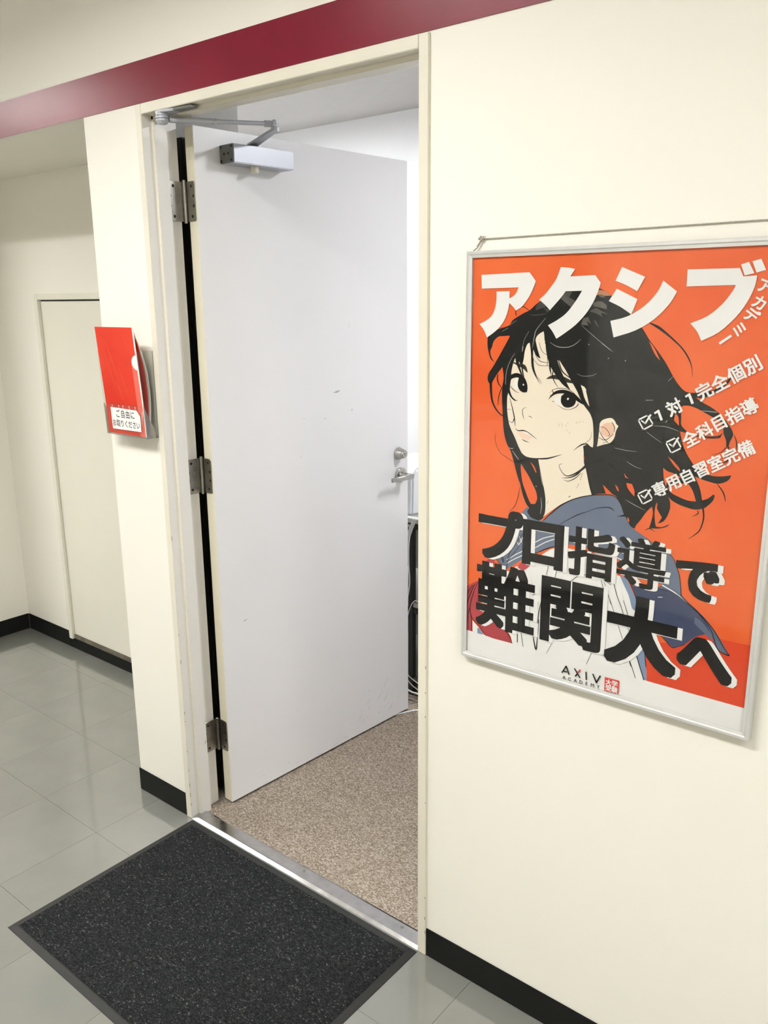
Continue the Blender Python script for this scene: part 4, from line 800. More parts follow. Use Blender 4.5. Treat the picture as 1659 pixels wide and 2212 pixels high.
 ('facial_features','brow',"-117.7,181.2,1.43 -105.8,185.1,6.42 -90.5,184.4,8.56 -75.1,179.9,7.13 -61.7,176.5,2.14"),
 ('hair_sheen','eye_white',"-167,168.9,2.85 -165.1,166.5,2.85"),
 ('hair_sheen','eye_white',"-73.9,148.2,3.92 -71.5,146.1,3.92"),
 ('hair_strands','hair',"-152.1,254.9,10.7 -150,227.6,4.64 -148.3,203.1,3.57 -142.4,188,2.14 -133.1,173.8,0.53"),
 ('hair_strands','hair',"-151.2,254.9,12.48 -144.4,236.9,8.91 -138.6,224.9,6.42 -132.2,217.5,0.71"),
 ('hair_strands','hair',"-147.1,218.5,1.07 -145.5,200.2,1.78 -138.8,185.1,1.07 -127.9,175.1,0.36"),
 ('hair_strands','hair',"-118.8,246.6,8.91 -111.2,228.8,17.83 -103.4,208,16.94 -92.5,190.3,12.48 -81.6,175.8,8.91 -69.3,163.6,0.53"),
 ('hair_strands','hair',"-113.6,224.2,2.85 -111.7,201.6,3.57 -108.5,187.8,0.53"),
 ('hair_strands','hair',"-99.7,238.1,10.7 -88.8,220.6,12.48 -74.5,200.2,10.7 -62.1,184.3,14.26 -51.2,165.4,10.7 -44.7,150.8,8.2 -36.7,138.6,7.13 -26.2,126.6,6.42 -21.6,116.4,4.64"),
 ('hair_strands','hair',"-95.4,217.3,1.43 -87.8,198.1,2.5 -75.5,188.1,1.78 -63.6,182.7,2.5"),
 ('hair_strands','hair',"-104.7,197.3,1.43 -105.9,186.7,2.14 -100.2,174.8,1.43 -93,166,0.36"),
 ('hair_strands','hair',"-33.3,166.5,10.7 -25.7,146.1,13.55 -19.6,124.1,13.55 -15.2,109.4,13.19 -14.3,86.8,9.98 -15.4,63.9,7.13 -21.7,44.8,6.06 -32.3,26.6,4.64 -49.9,12,2.85 -68.3,4.7,1.6 -79.8,12.3,1.07 -84.7,22.9,0.89 -77.6,26.7,0.53"),
 ('hair_strands','hair',"-36.3,23,1.07 -46.5,10.9,2.5 -61.3,2.7,1.78 -78.4,-0.7,0.36"),
 ('hair_strands','hair',"-39.9,13.2,0.71 -51.1,2.4,1.43 -64.4,-4.8,1.07 -73.9,-3.7,0.53"),
 ('hair_strands','hair',"-169.7,254.6,12.48 -177.8,229.8,12.48 -180.7,211.1,7.13 -175.7,197.3,4.28 -169,183.6,2.5 -163.8,176.1,0.53"),
 ('hair_strands','hair',"-165.8,245.5,5.35 -171.2,222.3,3.92 -170.5,202.2,2.85 -167.3,186.8,2.5 -164.2,177.6,0.53"),
 ('hair_strands','hair',"-183.4,235.8,10.7 -191.6,210.7,7.13 -194.7,191.8,3.57 -193.3,179.3,1.07"),
 ('hair_strands','hair',"-198.5,169.5,7.13 -198.1,156.8,5.35 -193.1,144.4,2.5 -183.7,137.1,1.78 -177.3,137.8,0.36"),
 ('hair_strands','hair',"-197.3,160.1,1.43 -191.3,144.5,1.78 -181.9,137.5,0.71"),
 ('hair_strands','hair',"-136,246.2,0.71 -128.4,229.8,0.89 -114.3,222.7,0.53"),
 ('hair_strands','hair',"-143.9,226.3,0.71 -132.9,212.9,1.07 -112.9,210.2,0.53"),
 ('hair_strands','hair',"-146.1,215.5,0.53 -134.3,205.2,0.89 -113.6,205.3,0.53"),
 ('hair_strands','hair',"-120.1,237.6,0.89 -117.5,216.5,0.89 -117.8,204.4,0.89"),
 ('hair_strands','hair',"-82.4,225.2,10.7 -69,224.2,7.13 -49.3,222.7,1.43 -28.6,227,0.36"),
 ('hair_strands','hair',"-122.4,248.7,7.12 -108.4,240,10.68 -88,236.1,8.9 -68.3,239.6,5.34 -54.2,253.2,0.71"),
 ('hair_sheen','sheen_light',"-113.8,247.4,0.36 -101.7,241,0.89 -91.5,239,1.07 -76.5,239.7,1.07 -63.6,244.9,0.89 -52.7,253.9,0.36"),
 ('hair_sheen','sheen_light',"-149.7,235.9,0.53 -146.1,257.2,1.42 -142.3,269.3,1.07 -124.2,290.4,0.53"),
 ('hair_sheen','sheen_light',"-170.9,233.7,0.53 -167,250.7,0.53 -157.9,266.1,0.53"),
 ('hair_sheen','sheen_light',"-202.8,271.5,0.53 -215.4,265.1,0.53"),
 ('hair_sheen','sheen_light',"-52.3,277.9,0.36 -24,256.7,0.71 5.2,236.6,0.53"),
 ('hair_sheen','sheen_light',"-12.8,248.2,0.69 -1,240,0.52 9.6,233.4,0.34"),
 ('hair_sheen','sheen_light',"-18.9,195.6,0.36 -28.2,191.2,0.71 -45.9,189.6,0.71 -57.6,193.5,0.36"),
 ('hair_sheen','sheen_light',"-204.9,166,0.71 -203.8,189.8,0.89 -195.3,212.1,0.71 -186.6,224.9,0.36"),
 ('hair_sheen','sheen_light',"-193.7,44.9,0.53 -188,43.8,1.43 -183.4,45.1,0.53"),
 ('hair_sheen','sheen_light',"-186,40,0.71 -176.4,29.5,1.43 -170.6,23.6,0.53"),
 ('hair_sheen','sheen_light',"73.6,154.4,1.03 86.8,155.3,0.52"),
 ('hair_sheen','sheen_light',"87,-38.3,0.35 66.3,-31.4,1.06 48.1,-24,0.35"),
 ('hair_sheen','sheen_light',"90.8,111.6,0.35 108.3,112.3,0.89 122.3,110.1,0.89 134.6,106.1,0.53"),
 ('hair_sheen','sheen_light',"79.2,100.2,0.53 92.2,91.9,0.71 106.9,83.8,0.35"),
 ('hair_sheen','sheen_light',"22.6,66.5,0.53 45.2,64.3,0.71 63.6,64.1,0.35"),
 ('hair_sheen','sheen_light',"46.4,44.8,0.53 61.7,37.6,0.71 74.7,34.6,0.35"),
 ('hair_sheen','sheen_light',"110.4,188.7,0.69 117.5,196.5,0.52"),
 ('hair_sheen','sheen_light',"170,143.5,1.03 194.4,142.9,1.03"),
 ('hair_sheen','sheen_light',"111.2,119.4,1.42 113.6,123,1.06"),
 ('hair_sheen','sheen_light',"-120.6,-43.4,0.55 -118.1,-59.5,1.29 -120.2,-76.4,0.74"),
 ('hair_sheen','sheen_light',"-170.7,229.1,1.42 -169.2,238.4,1.42"),
 ('hair_sheen','sheen_light',"-131.8,-24.5,1.85 -130.5,-22.7,1.85"),
 ('hair_sheen','sheen_light',"-37.7,245.6,1.78 -36.1,244.9,1.78"),
 ('hair_sheen','sheen_light',"0.7,222.9,1.42 1.9,222.2,1.42"),
 ('hair_sheen','sheen_light',"31.9,219.7,1.72 33.7,219.2,1.72"),
 ('hair_sheen','sheen_light',"0.4,222,1.38 2.2,223.2,1.38"),
 ('hair_strands','ink_deep',"11,255.6,0.34 25.7,225.4,0.57 41.9,198.8,0.63 60.6,162.1,0.52"),
 ('hair_strands','ink_deep',"44.9,263,0.34 66.8,226.8,0.69 91.7,196.1,0.52"),
 ('hair_strands','ink_deep',"33.2,249.4,0.34 53.4,216.3,0.57 75.1,183.4,0.63 95.3,147.3,0.52"),
 ('hair_strands','ink_deep',"-10.1,203.3,0.34 14,176.7,0.57 40.8,160.9,0.63 71.8,154.3,0.52"),
 ('hair_strands','ink_deep',"-8.8,180.7,0.34 21.1,150.9,0.69 49.4,140.6,0.52"),
 ('hair_strands','ink_deep',"17.1,63.2,0.35 47.8,52.1,0.59 65.9,29.1,0.65 80,9.4,0.53"),
 ('hair_strands','ink_deep',"31.5,133.8,0.35 57.1,106.1,0.59 86.6,70.4,0.65 96.2,36.3,0.53"),
 ('hair_strands','ink_deep',"3,43.5,0.35 29,24.7,0.71 43.9,-2.6,0.53"),
 ('hair_strands','ink_deep',"64.7,127.7,0.35 88.4,95,0.71 115.4,63,0.53"),
 ('hair_strands','ink_deep',"98,109.7,0.35 118.1,73.7,0.71 137.6,44.7,0.53"),
 ('hair_strands','ink_deep',"-6.6,37.7,0.37 13.7,21.7,0.74 33,18,0.55"),
 ('hair_strands','ink_deep',"-15.1,15.1,0.37 3.5,3.5,0.74 21.9,-7.9,0.55"),
 ('checklist_lettering','paper',"62.6,119.7,2.6 78.9,129.1,2.6 89.7,114.1,2.6 73.2,103.7,2.6 62.6,119.7,2.6 78.9,129.1,2.6"),
 ('checklist_lettering','paper',"68,119.2,2.48 75.5,114.7,3.19 84.5,130.9,2.48"),
 ('checklist_lettering','paper',"113.8,85.3,2.6 130.7,95,2.6 141,78.6,2.6 124.6,68.3,2.6 113.8,85.3,2.6 130.7,95,2.6"),
 ('checklist_lettering','paper',"119.4,83.8,2.48 126.7,79.7,3.19 135.3,96.3,2.48"),
 ('checklist_lettering','paper',"70.1,-10.8,2.6 87.2,-0,2.6 97.8,-16,2.6 80.8,-27.4,2.6 70.1,-10.8,2.6 87.2,-0,2.6"),
 ('checklist_lettering','paper',"76,-11.8,2.48 83.3,-16.2,3.19 92.8,0.7,2.48"),
 ('checklist_lettering','paper',"96.2,139.2,4.47 104.1,122.4,4.47"),
 ('checklist_lettering','paper',"90.5,133,3.44 98,138.7,3.44"),
 ('checklist_lettering','paper',"146.5,170.3,4.47 154.2,154,4.47"),
 ('checklist_lettering','paper',"141.2,164.4,3.44 148.2,169.8,3.44"),
 ('title_lettering','paper',"206.5,265.3,4.13 188.9,252.4,4.13"),
 ('academy_logo','ink',"-59.3,-388.6,2.74 -50.8,-372.3,2.74 -43.7,-388.6,2.74"),
 ('academy_logo','ink',"-56,-384.3,2.74 -48.2,-384,2.74"),
 ('academy_logo','ink',"-33.4,-371.9,2.74 -20.6,-388.7,2.74"),
 ('academy_logo','ink',"-30.8,-388.3,2.74 -25.6,-379.8,2.74"),
 ('academy_logo','ink',"-8.8,-372.2,2.74 -7.4,-388.8,2.74"),
 ('academy_logo','ink',"5.1,-372.4,2.74 13.4,-388.2,2.74 20.9,-371.6,2.74"),
 ('academy_logo','seal_red',"-25.1,-378.8,2.74 -20.4,-371.3,2.74"),
]
GLYPHS = [
 ('checklist_lettering','paper','対',123.7,146.3,27.5,32,0.028),
 ('checklist_lettering','paper','完',171.2,176,27.5,32,0.028),
 ('checklist_lettering','paper','全',195,190.8,27.5,32,0.028),
 ('checklist_lettering','paper','個',218.8,205.7,27.5,32,0.028),
 ('checklist_lettering','paper','別',242.6,220.5,27.5,32,0.028),
 ('checklist_lettering','paper','全',154.8,96.1,26.8,33.5,0.028),
 ('checklist_lettering','paper','科',177.2,110.9,26.8,33.5,0.028),
 ('checklist_lettering','paper','目',199.5,125.7,26.8,33.5,0.028),
 ('checklist_lettering','paper','指',221.8,140.5,26.8,33.5,0.028),
 ('checklist_lettering','paper','導',244.2,155.3,26.8,33.5,0.028),
 ('checklist_lettering','paper','専',109.2,3.5,26.6,31.8,0.028),
 ('checklist_lettering','paper','用',131.8,17.5,26.6,31.8,0.028),
 ('checklist_lettering','paper','自',154.5,31.6,26.6,31.8,0.028),
 ('checklist_lettering','paper','習',177.1,45.6,26.6,31.8,0.028),
 ('checklist_lettering','paper','室',199.7,59.6,26.6,31.8,0.028),
 ('checklist_lettering','paper','完',222.4,73.7,26.6,31.8,0.028),
 ('checklist_lettering','paper','備',245,87.7,26.6,31.8,0.028),
 ('title_lettering','paper','ア',250.1,339.7,23,-22,0.03),
 ('title_lettering','paper','カ',244.2,315.9,23,-28,0.03),
 ('title_lettering','paper','デ',234.2,297.1,23,-36,0.03),
 ('title_lettering','paper','ミ',217.5,275.5,23,-42,0.03),
 ('academy_logo','ink','A',-54.2,-397.4,7.2,1.4,0.01),
 ('academy_logo','ink','C',-42.2,-397.1,7.2,1.4,0.01),
 ('academy_logo','ink','A',-30.2,-396.8,7.2,1.4,0.01),
 ('academy_logo','ink','D',-18.2,-396.5,7.2,1.4,0.01),
 ('academy_logo','ink','E',-6.3,-396.2,7.2,1.4,0.01),
 ('academy_logo','ink','M',5.7,-395.9,7.2,1.4,0.01),
 ('academy_logo','ink','Y',17.7,-395.6,7.2,1.4,0.01),
 ('seal_lettering','paper','大',38,-380.4,12.5,-3,0.03),
 ('seal_lettering','paper','学',50.3,-379.8,12.5,-3,0.03),
 ('seal_lettering','paper','受',38.2,-391.9,12.5,-3,0.03),
 ('seal_lettering','paper','験',50.5,-391.8,12.5,-3,0.03),
]
SLOGAN = [
 ('プ', (-259.8, -156.5, -186.7, -80.2), 0.045),
 ('ロ', (-157.2, -67.6, -182.3, -91.2), 0.045),
 ('指', (-58.8, 34.7, -183.7, -88.0), 0.03),
 ('導', (39.4, 130.8, -182.2, -89.8), 0.019),
 ('で', (147.4, 222.9, -182.4, -111.9), 0.048),
 ('難', (-262.6, -124.8, -335.0, -194.1), 0.027),
 ('関', (-111.8, 17.5, -331.4, -197.3), 0.036),
 ('大', (24.4, 161.8, -338.3, -198.8), 0.052),
 ('へ', (161.4, 258.5, -325.0, -248.5), 0.052),
]

SIGN1, SIGN2 = 'ご自由に', 'お取りください'
load_glyphs(''.join(g_[2] for g_ in GLYPHS) + ''.join(s_[0] for s_ in SLOGAN) + SIGN1 + SIGN2)

# ------------------------------------------------------------------ poster
def pm(name, c, c2=None, sc_=8.0, rough=0.45): return mat('print_' + name, c, rough, col2=c2, vscale=sc_, var=0.05, spec=0.2, coat=0.75)
PC = {
 'orange': pm('orange', (0.745, 0.142, 0.040), (0.69, 0.100, 0.024), 5), 'red_orange': pm('red_orange', (0.64, 0.062, 0.020), (0.60, 0.050, 0.016), 6),
 'paper': pm('white', (0.80, 0.795, 0.775)), 'crimson': pm('crimson', (0.46, 0.065, 0.075), (0.36, 0.045, 0.055), 14), 'light_blue': pm('light_blue', (0.20, 0.27, 0.40)),
 'slate': pm('slate_blue', (0.155, 0.185, 0.255), (0.125, 0.155, 0.225), 7), 'navy': pm('navy', (0.045, 0.058, 0.115), (0.07, 0.083, 0.14), 9), 'denim': pm('denim', (0.115, 0.14, 0.205)),
 'hair': pm('hair_black', (0.0125, 0.013, 0.0115), (0.0135, 0.014, 0.0125), 9), 'ink_deep': pm('ink_deep', (0.004, 0.004, 0.004)), 'ink': pm('ink', (0.012, 0.011, 0.010)), 'sheen': pm('hair_sheen', (0.13, 0.12, 0.105), (0.06, 0.058, 0.052), 25),
 'sheen_light': pm('hair_light', (0.42, 0.41, 0.37)), 'tan': pm('tan', (0.42, 0.19, 0.10)), 'skin': pm('skin', (0.785, 0.69, 0.545), (0.795, 0.71, 0.575), 6), 'blush': pm('blush', (0.79, 0.67, 0.51)), 'ear': pm('ear', (0.78, 0.50, 0.36)),
 'lip': pm('lip', (0.82, 0.61, 0.49)), 'eye_white': pm('eye_white', (0.82, 0.80, 0.73)), 'brown': pm('brown_tick', (0.50, 0.37, 0.24)), 'brow': pm('brow', (0.045, 0.038, 0.026)), 'seal_red': pm('seal_red', (0.62, 0.06, 0.05)),
}
UC, VC = 1.323, 1.240
PX0, PX1, PZ0, PZ1 = 1.0268, 1.6193, 0.8270, 1.6530
po = empty('poster', (UC, WY, PZ0)); tag(po, 'framed orange poster of a dark-haired student hanging on the cream wall', 'poster')
def U(u, v, lay): return (UC + u / 1000, -0.0040 - lay * 0.0000175, VC + v / 1000)
put(MB().box(PX0 + .003, PX1 - .003, -0.0010, WY - 0.0015, PZ0 + .003, PZ1 - .003).build('backing_board', mat('backing_board', (0.3, 0.28, 0.25), 0.8)), po)
sheet = put(MB().box(PX0 + .004, PX1 - .004, -0.0040, -0.0012, PZ0 + .004, PZ1 - .004).build('poster_sheet', PC['paper']), po)
ORDER = ['background_print', 'white_blouse', 'red_skirt', 'blue_collar', 'white_piping', 'hair', 'hair_gaps', 'ink_lines', 'face', 'facial_features', 'hair_strands', 'hair_sheen', 'slogan_shadow', 'slogan_lettering', 'title_lettering', 'checklist_lettering', 'academy_logo', 'seal_lettering']
def smooth_closed(p, n=4):
    N = len(p); P_ = [Vector(a) for a in p]
    def corner(i):
        a = (P_[i] - P_[i - 1]); b_ = (P_[(i + 1) % N] - P_[i])
        return a.length < 1e-6 or b_.length < 1e-6 or a.angle(b_) > 0.85
    cn = [corner(i) for i in range(N)]; out = []
    for i in range(N):
        p1, p2 = P_[i], P_[(i + 1) % N]
        p0 = p1 * 2 - p2 if cn[i] else P_[i - 1]
        p3 = p2 * 2 - p1 if cn[(i + 1) % N] else P_[(i + 2) % N]
        if cn[i] and cn[(i + 1) % N]: out.append(p1); continue
        for k in range(n):
            t = k / n
            out.append(0.5 * (2 * p1 + (p2 - p0) * t + (2 * p0 - 5 * p1 + 4 * p2 - p3) * t * t + (3 * p1 - p0 - 3 * p2 + p3) * t ** 3))
    return out
groups = {g_: [] for g_ in ORDER}      # (colour, verts2d, faces)
for g_, c, s_ in ART:
    p = [tuple(float(v) for v in q_.split(',')) for q_ in s_.split()]
    p = smooth_closed(p, 3)
    tri = tessellate_polygon([[Vector((a.x, a.y, 0)) for a in p]])
    groups[g_].append((c, [(a.x, a.y) for a in p], [tuple(t_) for t_ in tri]))
for g_, c, s_ in STROKES:
    p = [tuple(float(v) for v in q_.split(',')) for q_ in s_.split()]
    sharp = g_ in ('academy_logo', 'checklist_lettering')
    q_ = [Vector(a) for a in p] if sharp else crom(p, 4)
    vs = []; fs = []
    if sharp and len(p) != 6:
        for i in range(len(q_) - 1):
            a, b_ = q_[i].to_2d(), q_[i + 1].to_2d(); d = (b_ - a).normalized(); n_ = Vector((-d.y, d.x)) * (q_[i].z / 2)
            e = d * (q_[i].z * .22 if 0 < i else 0); e2 = d * (q_[i].z * .22 if i < len(q_) - 2 else 0)
            k = len(vs); vs += [a - e + n_, a - e - n_, b_ + e2 - n_, b_ + e2 + n_]; fs.append((k, k + 1, k + 2, k + 3))
    elif sharp:
        for i in range(4):
            a, b_ = q_[i].to_2d(), q_[i + 1].to_2d(); d = (b_ - a).normalized(); n_ = Vector((-d.y, d.x)) * (q_[i].z / 2); e = d * (q_[i].z / 2)
            k = len(vs); vs += [a - e + n_, a - e - n_, b_ + e - n_, b_ + e + n_]; fs.append((k, k + 1, k + 2, k + 3))
    else:
        for i, a in enumerate(q_):
            d = (q_[min(i + 1, len(q_) - 1)] - q_[max(i - 1, 0)]).to_2d()
            d = d.normalized() if d.length > 1e-6 else Vector((1, 0)); n_ = Vector((-d.y, d.x)) * (max(a.z, 0.2) / 2)
            vs += [a.to_2d() + n_, a.to_2d() - n_]
            if i: k = 2 * i; fs.append((k - 2, k - 1, k + 1, k))
    groups[g_].append((c, [(v.x, v.y) for v in vs], fs))
def bbox_fit(V, box):
    xs = [v[0] for v in V]; ys = [v[1] for v in V]
    a0, a1, b0, b1 = min(xs), max(xs), min(ys), max(ys); x0, x1, y0, y1 = box
    return [(x0 + (v[0] - a0) / (a1 - a0) * (x1 - x0), y0 + (v[1] - b0) / (b1 - b0) * (y1 - y0), v[2]) for v in V]
for ch, box, b_ in SLOGAN:
    V, Fc = glyph(ch, b_); V = bbox_fit(V, box)
    groups['slogan_lettering'].append(('ink', V, Fc))
    groups['slogan_shadow'].append(('paper', [(x + 9.0, y - 1.2, l) for x, y, l in V], Fc))
for g_, c, ch, cx, cy, em, an, b_ in GLYPHS:
    V, Fc = glyph(ch, b_)
    xs = [v[0] for v in V]; ys = [v[1] for v in V]
    if ord(ch) < 128: mx, my = (min(xs) + max(xs)) / 2, (min(ys) + max(ys)) / 2; k_ = em / 0.73 if g_ == 'academy_logo' else em
    else: mx, my = (min(xs) + max(xs)) / 2, (min(ys) + max(ys)) / 2; k_ = em
    ca, sa = math.cos(math.radians(an)), math.sin(math.radians(an))
    groups[g_].append((c, [(cx + ((x - mx) * ca - (y - my) * sa) * k_, cy + ((x - mx) * sa + (y - my) * ca) * k_, l) for x, y, l in V], Fc))
lay = 2.0
for g_ in ORDER:
    cols = []; m = MB()
    top = lay
    for c, V, Fc in groups[g_]:
        if c not in cols: cols.append(c)
        # later shapes of a group lie on top of earlier ones
        vs = [U(v[0], v[1], lay + (v[2] * 0.03 if len(v) > 2 else 0)) for v in V]
        m.add(vs, Fc, cols.index(c))
        if g_ not in ('slogan_lettering', 'slogan_shadow', 'seal_lettering'): lay += 0.14 if len(groups[g_]) > 20 else 0.5
    lay += 1.6
    me_o = m.build(g_, [PC[c] for c in cols]); put(me_o, po); me_o.parent = sheet
    me_o.matrix_parent_inverse = Matrix.Identity(4)
    # face the corridor
    me_o.matrix_world = Matrix.Identity(4)
    if g_ in ('white_piping', 'hair_gaps', 'ink_lines', 'hair_sheen', 'hair_strands', 'facial_features', 'hair', 'face', 'blue_collar', 'red_skirt', 'white_blouse', 'background_print'): me_o['kind'] = 'stuff'
# aluminium rails, mitred
rw = 0.0125; yb_ = WY - 0.0015; yf_ = -0.0100
def rail(kind):
    # profile across the rail: (distance from outer edge, y)
    prof = [(0, yb_), (0, yf_ + 0.0012), (0.0012, yf_), (0.0055, yf_), (0.0075, yf_ + 0.0012), (rw, yf_ + 0.0020), (rw, yf_ + 0.0034), (0.006, -0.0012), (0.006, yb_)]
    vs = []
    for end in (0, 1):
        for d, y in prof:
            x = (PX0 + d, PX1 - d)[end] if kind in 'tb' else None
            if kind == 't': vs.append((x, y, PZ1 - d))
            elif kind == 'b': vs.append((x, y, PZ0 + d))
            elif kind == 'l': vs.append((PX0 + d, y, (PZ0 + d, PZ1 - d)[end]))
            else: vs.append((PX1 - d, y, (PZ0 + d, PZ1 - d)[end]))
    n = len(prof)
    fs = [(i, (i + 1) % n, n + (i + 1) % n, n + i) for i in range(n)]
    q_ = MB().add(vs, fs + [tuple(range(n))[::-1], tuple(range(n, 2 * n))])
    put(q_.build('frame_rail', M['aluminium']), po)
for k in 'tblr': rail(k)
cv = MB().box(PX0 + .008, PX1 - .008, -0.0068, -0.0062, PZ0 + .008, PZ1 - .008).build('cover_sheet', M['cover']); put(cv, po)
cv['label'] = 'clear glossy cover sheet'
# cord and pins
zc_ = 1.6745
pin = [1.0545, 1.592]
for x in pin:
    put(MB().lathe((x, WY, zc_ + .001), (0, -1, 0), [(0, .0022), (0.004, .0022), (0.0045, .0045), (0.0058, .0048), (0.0065, .003)], 14).build('wall_pin', M['cord'], smooth=True), po)
cdp = [(PX0 + .009, 0.0005, PZ1 + .001), (PX0 + .017, 0.0015, PZ1 + .006), (pin[0] - .004, 0.0028, zc_ - .006), (pin[0], 0.0030, zc_ + .001)]
put(MB().tube(crom(cdp, 4), 0.0012, 8).build('hanging_cord', M['cord'], smooth=True), po)
put(MB().tube([(pin[0], 0.0034, zc_), ((pin[0] + pin[1]) / 2, 0.0036, zc_ + .0018), (pin[1], 0.0034, zc_ + .0035), (PX1 - .012, 0.0015, PZ1 + .001)], 0.0011, 8).build('hanging_cord', M['cord'], smooth=True), po)
kn = MB()
for a in range(3): kn.lathe((pin[0] + .001 - a * .003, 0.0005, zc_ + .0005 + (a % 2) * .003), (1, 0.3, 0.5), [(-.003, .0005), (-.001, .0026), (.001, .0026), (.003, .0005)], 10)
kn.tube([(pin[0], .001, zc_), (pin[0] + .006, -.001, zc_ + .004), (pin[0] + .010, -.001, zc_ + .003)], .0009, 6)
kn.tube([(pin[0], .001, zc_), (pin[0] - .004, -.001, zc_ - .006), (pin[0] - .010, -.001, zc_ - .013)], .0009, 6)
put(kn.build('cord_knot', M['cord'], smooth=True), po)

# ------------------------------------------------------------------ leaflet holder on the pier
hx0, hx1, hz0, hz1 = -0.196, -0.0055, 1.1965, 1.4345
hy = WY - 0.0006; hyf = -0.0455; hyb = -0.032
hd = empty('leaflet_holder', ((hx0 + hx1) / 2, WY, hz0)); tag(hd, 'clear acrylic leaflet holder fixed to the narrow wall beside the door', 'leaflet holder')
t_ = 0.0022
def clear(m, name): 
    o = m.build(name, [M['acrylic'], M['acrylic_edge']])
    ar_ = [p.area for p in o.data.polygons]; mx_ = max(ar_)
    for p in o.data.polygons: p.material_index = 0 if p.area > mx_ * 0.4 else 1
    return put(o, hd)
clear(MB().box(hx0, hx1, hy - t_, hy, hz0, hz1), 'back_panel')
fpt = 1.2850
clear(MB().add([(hx0, hyb - .004, hz0), (hx1, hyb - .004, hz0), (hx1, hyf + .0055, fpt), (hx0, hyf + .0055, fpt), (hx0, hyb - .004 + t_, hz0), (hx1, hyb - .004 + t_, hz0), (hx1, hyf + .0055 + t_, fpt), (hx0, hyf + .0055 + t_, fpt)], [(0, 1, 2, 3), (4, 7, 6, 5), (0, 4, 5, 1), (1, 5, 6, 2), (2, 6, 7, 3), (3, 7, 4, 0)]), 'front_panel')
for x in (hx0, hx1 - t_):
    sp_ = [(hy - t_, hz0), (hyb - .004 + t_, hz0), (hyf + .0055 + t_, fpt), (hyf, hz1), (hy - t_, hz1)]
    clear(MB().prism(sp_, x, x + t_, 'x'), 'side_panel')
clear(MB().box(hx0 + t_, hx1 - t_, hyb - .002, hy - t_, hz0, hz0 + t_), 'base_panel')
# label card on the front panel (front panel leans out towards the top)
def fpp(x, z, off=0.0):
    f_ = (z - hz0) / (fpt - hz0)
    return (x, (hyb - .004) + ((hyf + .0055) - (hyb - .004)) * f_ - off, z)
cx0, cx1, cz0, cz1 = -0.163, -0.026, 1.2135, 1.2755
cd = MB()
a_ = [fpp(cx0, cz0, .0002), fpp(cx1, cz0 + .001, .0002), fpp(cx1 + .002, cz1 - .018, .0002), fpp(cx1 - .012, cz1 - .002, .0002), fpp(cx0 + .001, cz1, .0002)]
b2_ = [(x, y - .0004, z) for x, y, z in a_]
cd.add(a_ + b2_, [(0, 1, 2, 3, 4), (9, 8, 7, 6, 5)] + [(i, (i + 1) % 5, 5 + (i + 1) % 5, 5 + i) for i in range(5)])
card = put(cd.build('sign_card', M['paper']), hd)
lt = MB()
def sign(txt, xa, xb, zc, em):
    for i, ch in enumerate(txt):
        V, Fc = glyph(ch, 0.014)
        xs = [v[0] for v in V]; ys = [v[1] for v in V]
        mx = 0.5 if True else 0
        adv = (xb - xa) / len(txt); cx = xa + adv * (i + .5)
        gx = (min(xs) + max(xs)) / 2; gy = 0.36
        lt.add([fpp(cx + (v[0] - gx) * em * .86, zc + (v[1] - gy) * em, .0007 + v[2] * 1e-6) for v in V], Fc)
sign(SIGN1, -0.140, -0.048, 1.2585, 0.0245)
sign(SIGN2, -0.160, -0.028, 1.2310, 0.0215)
lo = lt.build('sign_lettering', M['card_ink']); lo.parent = card; lo.matrix_parent_inverse = Matrix.Identity(4); lo.matrix_world = Matrix.Identity(4)

def bent_sheet(x0, x1, prof, th, skew=0.0):
    """sheet whose side view is the curve prof [(y,z)], running from x0 to x1; skew moves x with height"""
    pr = crom([(0, y, z) for y, z in prof], 5); n = len(pr); zb = pr[0].z
    def vs_(off):
        out = []
        for p in pr:
            for x in (x0, x1): out.append((x + skew * (p.z - zb), p.y - off, p.z))
        return out
    m = MB(); A = vs_(0); B = vs_(th); k = len(A)
    fs = []
    for i in range(n - 1):
        a = 2 * i; fs.append((a, a + 1, a + 3, a + 2)); fs.append((k + a, k + a + 2, k + a + 3, k + a + 1))
        fs.append((a, a + 2, k + a + 2, k + a)); fs.append((a + 1, k + a + 1, k + a + 3, a + 3))
    fs.append((0, k, k + 1, 1)); e = 2 * (n - 1); fs.append((e, e + 1, k + e + 1, k + e))
    m.add(A + B, fs); return m, pr
fprof = [(-0.0325, 1.2005), (-0.0345, 1.26), (-0.0390, 1.33), (-0.0450, 1.41), (-0.0510, 1.4985)]
m, pr = bent_sheet(-0.188, -0.0125, fprof, 0.0012)
fo = empty('document_folder', (-0.1, -0.033, 1.2)); tag(fo, 'red plastic document folder standing frontmost in the clear holder', 'folder')
put(m.build('front_cover', M['folder'], smooth=True), fo)
m, _ = bent_sheet(-0.0355, -0.0125, [(y - .0013, z) for y, z in fprof[:4]], 0.0002); put(m.build('pale_margin', M['folder_pale'], smooth=True), fo)
m, _ = bent_sheet(-0.0125, -0.0075, [(y, z) for y, z in fprof], 0.0014); put(m.build('white_spine', M['folder_white'], smooth=True), fo)
m, _ = bent_sheet(-0.186, -0.0135, [(y + .0022, z - .002) for y, z in fprof], 0.0008); put(m.build('inner_paper', M['folder_white'], smooth=True), fo)
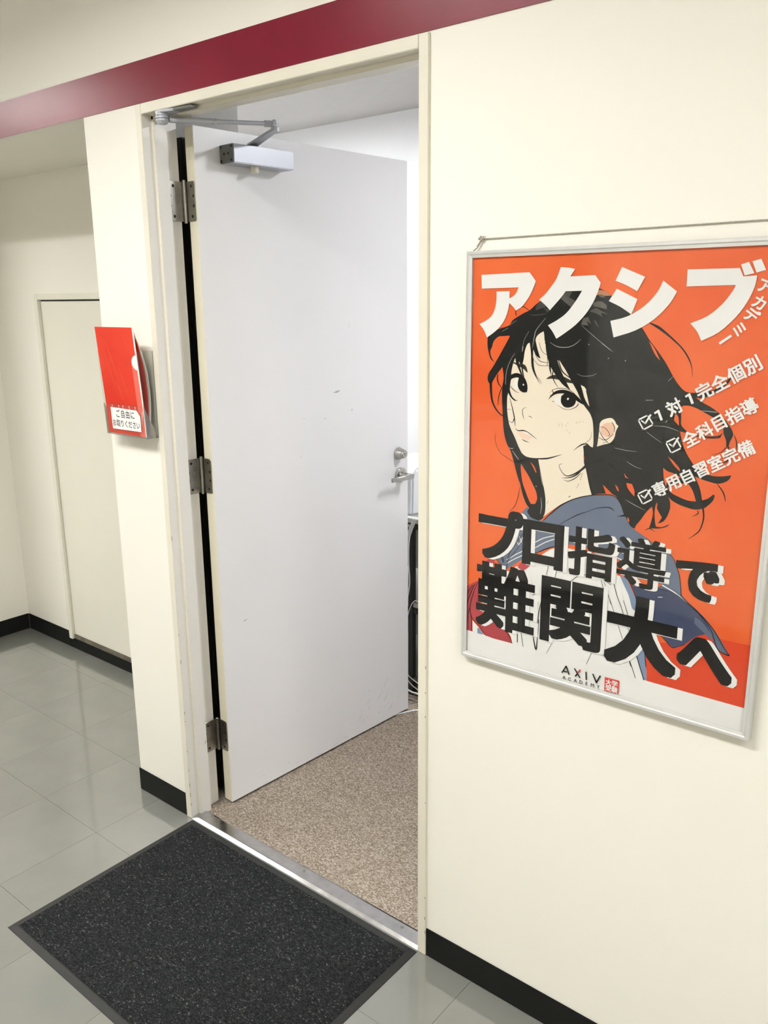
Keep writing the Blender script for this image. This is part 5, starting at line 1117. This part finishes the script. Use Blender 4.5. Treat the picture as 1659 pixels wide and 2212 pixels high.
# thumb notch at the right margin, letters printed at the foot, faint diagonal streaks
def on_folder(x, z, off=0.0017):
    for i in range(len(pr) - 1):
        if pr[i].z <= z <= pr[i + 1].z:
            t2 = (z - pr[i].z) / (pr[i + 1].z - pr[i].z); return (x, pr[i].y + (pr[i + 1].y - pr[i].y) * t2 - off, z)
    return (x, pr[-1].y - off, z)
nt_ = MB(); cz = 1.405
ring_ = [on_folder(-0.0095 - 0.0235 * math.sin(t2), cz - 0.0205 * math.cos(t2), .0019) for t2 in [i * math.pi / 14 for i in range(15)]]
nt_.add(ring_, [tuple(range(15))]); put(nt_.build('thumb_notch', M['folder_white']), fo)
vp = MB()
def fl_(pts): 
    q_ = [on_folder(x, z, .0020) for x, z in pts]; vp.add(q_, [tuple(range(len(q_)))])
fl_([(-0.047, 1.272), (-0.041, 1.272), (-0.0275, 1.238), (-0.030, 1.227)]); fl_([(-0.018, 1.272), (-0.011, 1.272), (-0.0265, 1.227), (-0.030, 1.227)])
for x in (-0.160, -0.128, -0.108, -0.078, -0.050): fl_([(x, 1.283), (x + .006, 1.283), (x + .004, 1.274), (x + .001, 1.274)])
vo = put(vp.build('printed_letters', M['folder_pink']), fo); vo['kind'] = 'stuff'
st = MB()
for x, z, l, wd in ((-0.165, 1.46, 0.17, .004), (-0.145, 1.47, 0.13, .006), (-0.10, 1.40, 0.10, .004), (-0.06, 1.49, 0.06, .003), (-0.12, 1.36, 0.07, .006)):
    pa = [on_folder(x + .35 * l * i / 6 * (.4 + .1 * i), z - l * i / 6, .0015) for i in range(7)]
    pb = [on_folder(x + wd * math.sin(i * math.pi / 6) + .35 * l * i / 6 * (.4 + .1 * i), z - l * i / 6, .0015) for i in range(7)]
    st.add(pa + pb, [(i, i + 1, i + 8, i + 7) for i in range(6)])
put(st.build('printed_streaks', mat('red_streak', (0.68, 0.065, 0.032), 0.35, spec=0.2)), fo)
prof2 = [(-0.0240, 1.2005), (-0.0190, 1.25), (-0.0160, 1.31), (-0.0210, 1.38), (-0.0330, 1.44), (-0.0470, 1.492)]
m, _ = bent_sheet(-0.186, -0.0140, [(y, z) for y, z in prof2], 0.0014)
tag(m.build('document_folder', M['folder'], smooth=True), 'second red folder bowed behind the front one in the holder', 'folder')
for k, (dy, top, lab) in enumerate(((0.0030, 1.480, 'outer grey-white leaflet bowed towards the wall in the clear holder'), (0.0062, 1.435, 'rearmost pale leaflet in the clear holder, nearest the wall'))):
    m, _ = bent_sheet(-0.186, -0.0115 + .0008 * k, [(min(y + dy * (1 if 0.1 < (z - 1.2) < .2 else .8), 0.0), min(z, top)) for y, z in prof2 if z < top + 0.03], 0.0016)
    tag(m.build('leaflet', M['leaflet'] if k == 0 else M['folder_white'], smooth=True), lab, 'leaflet')
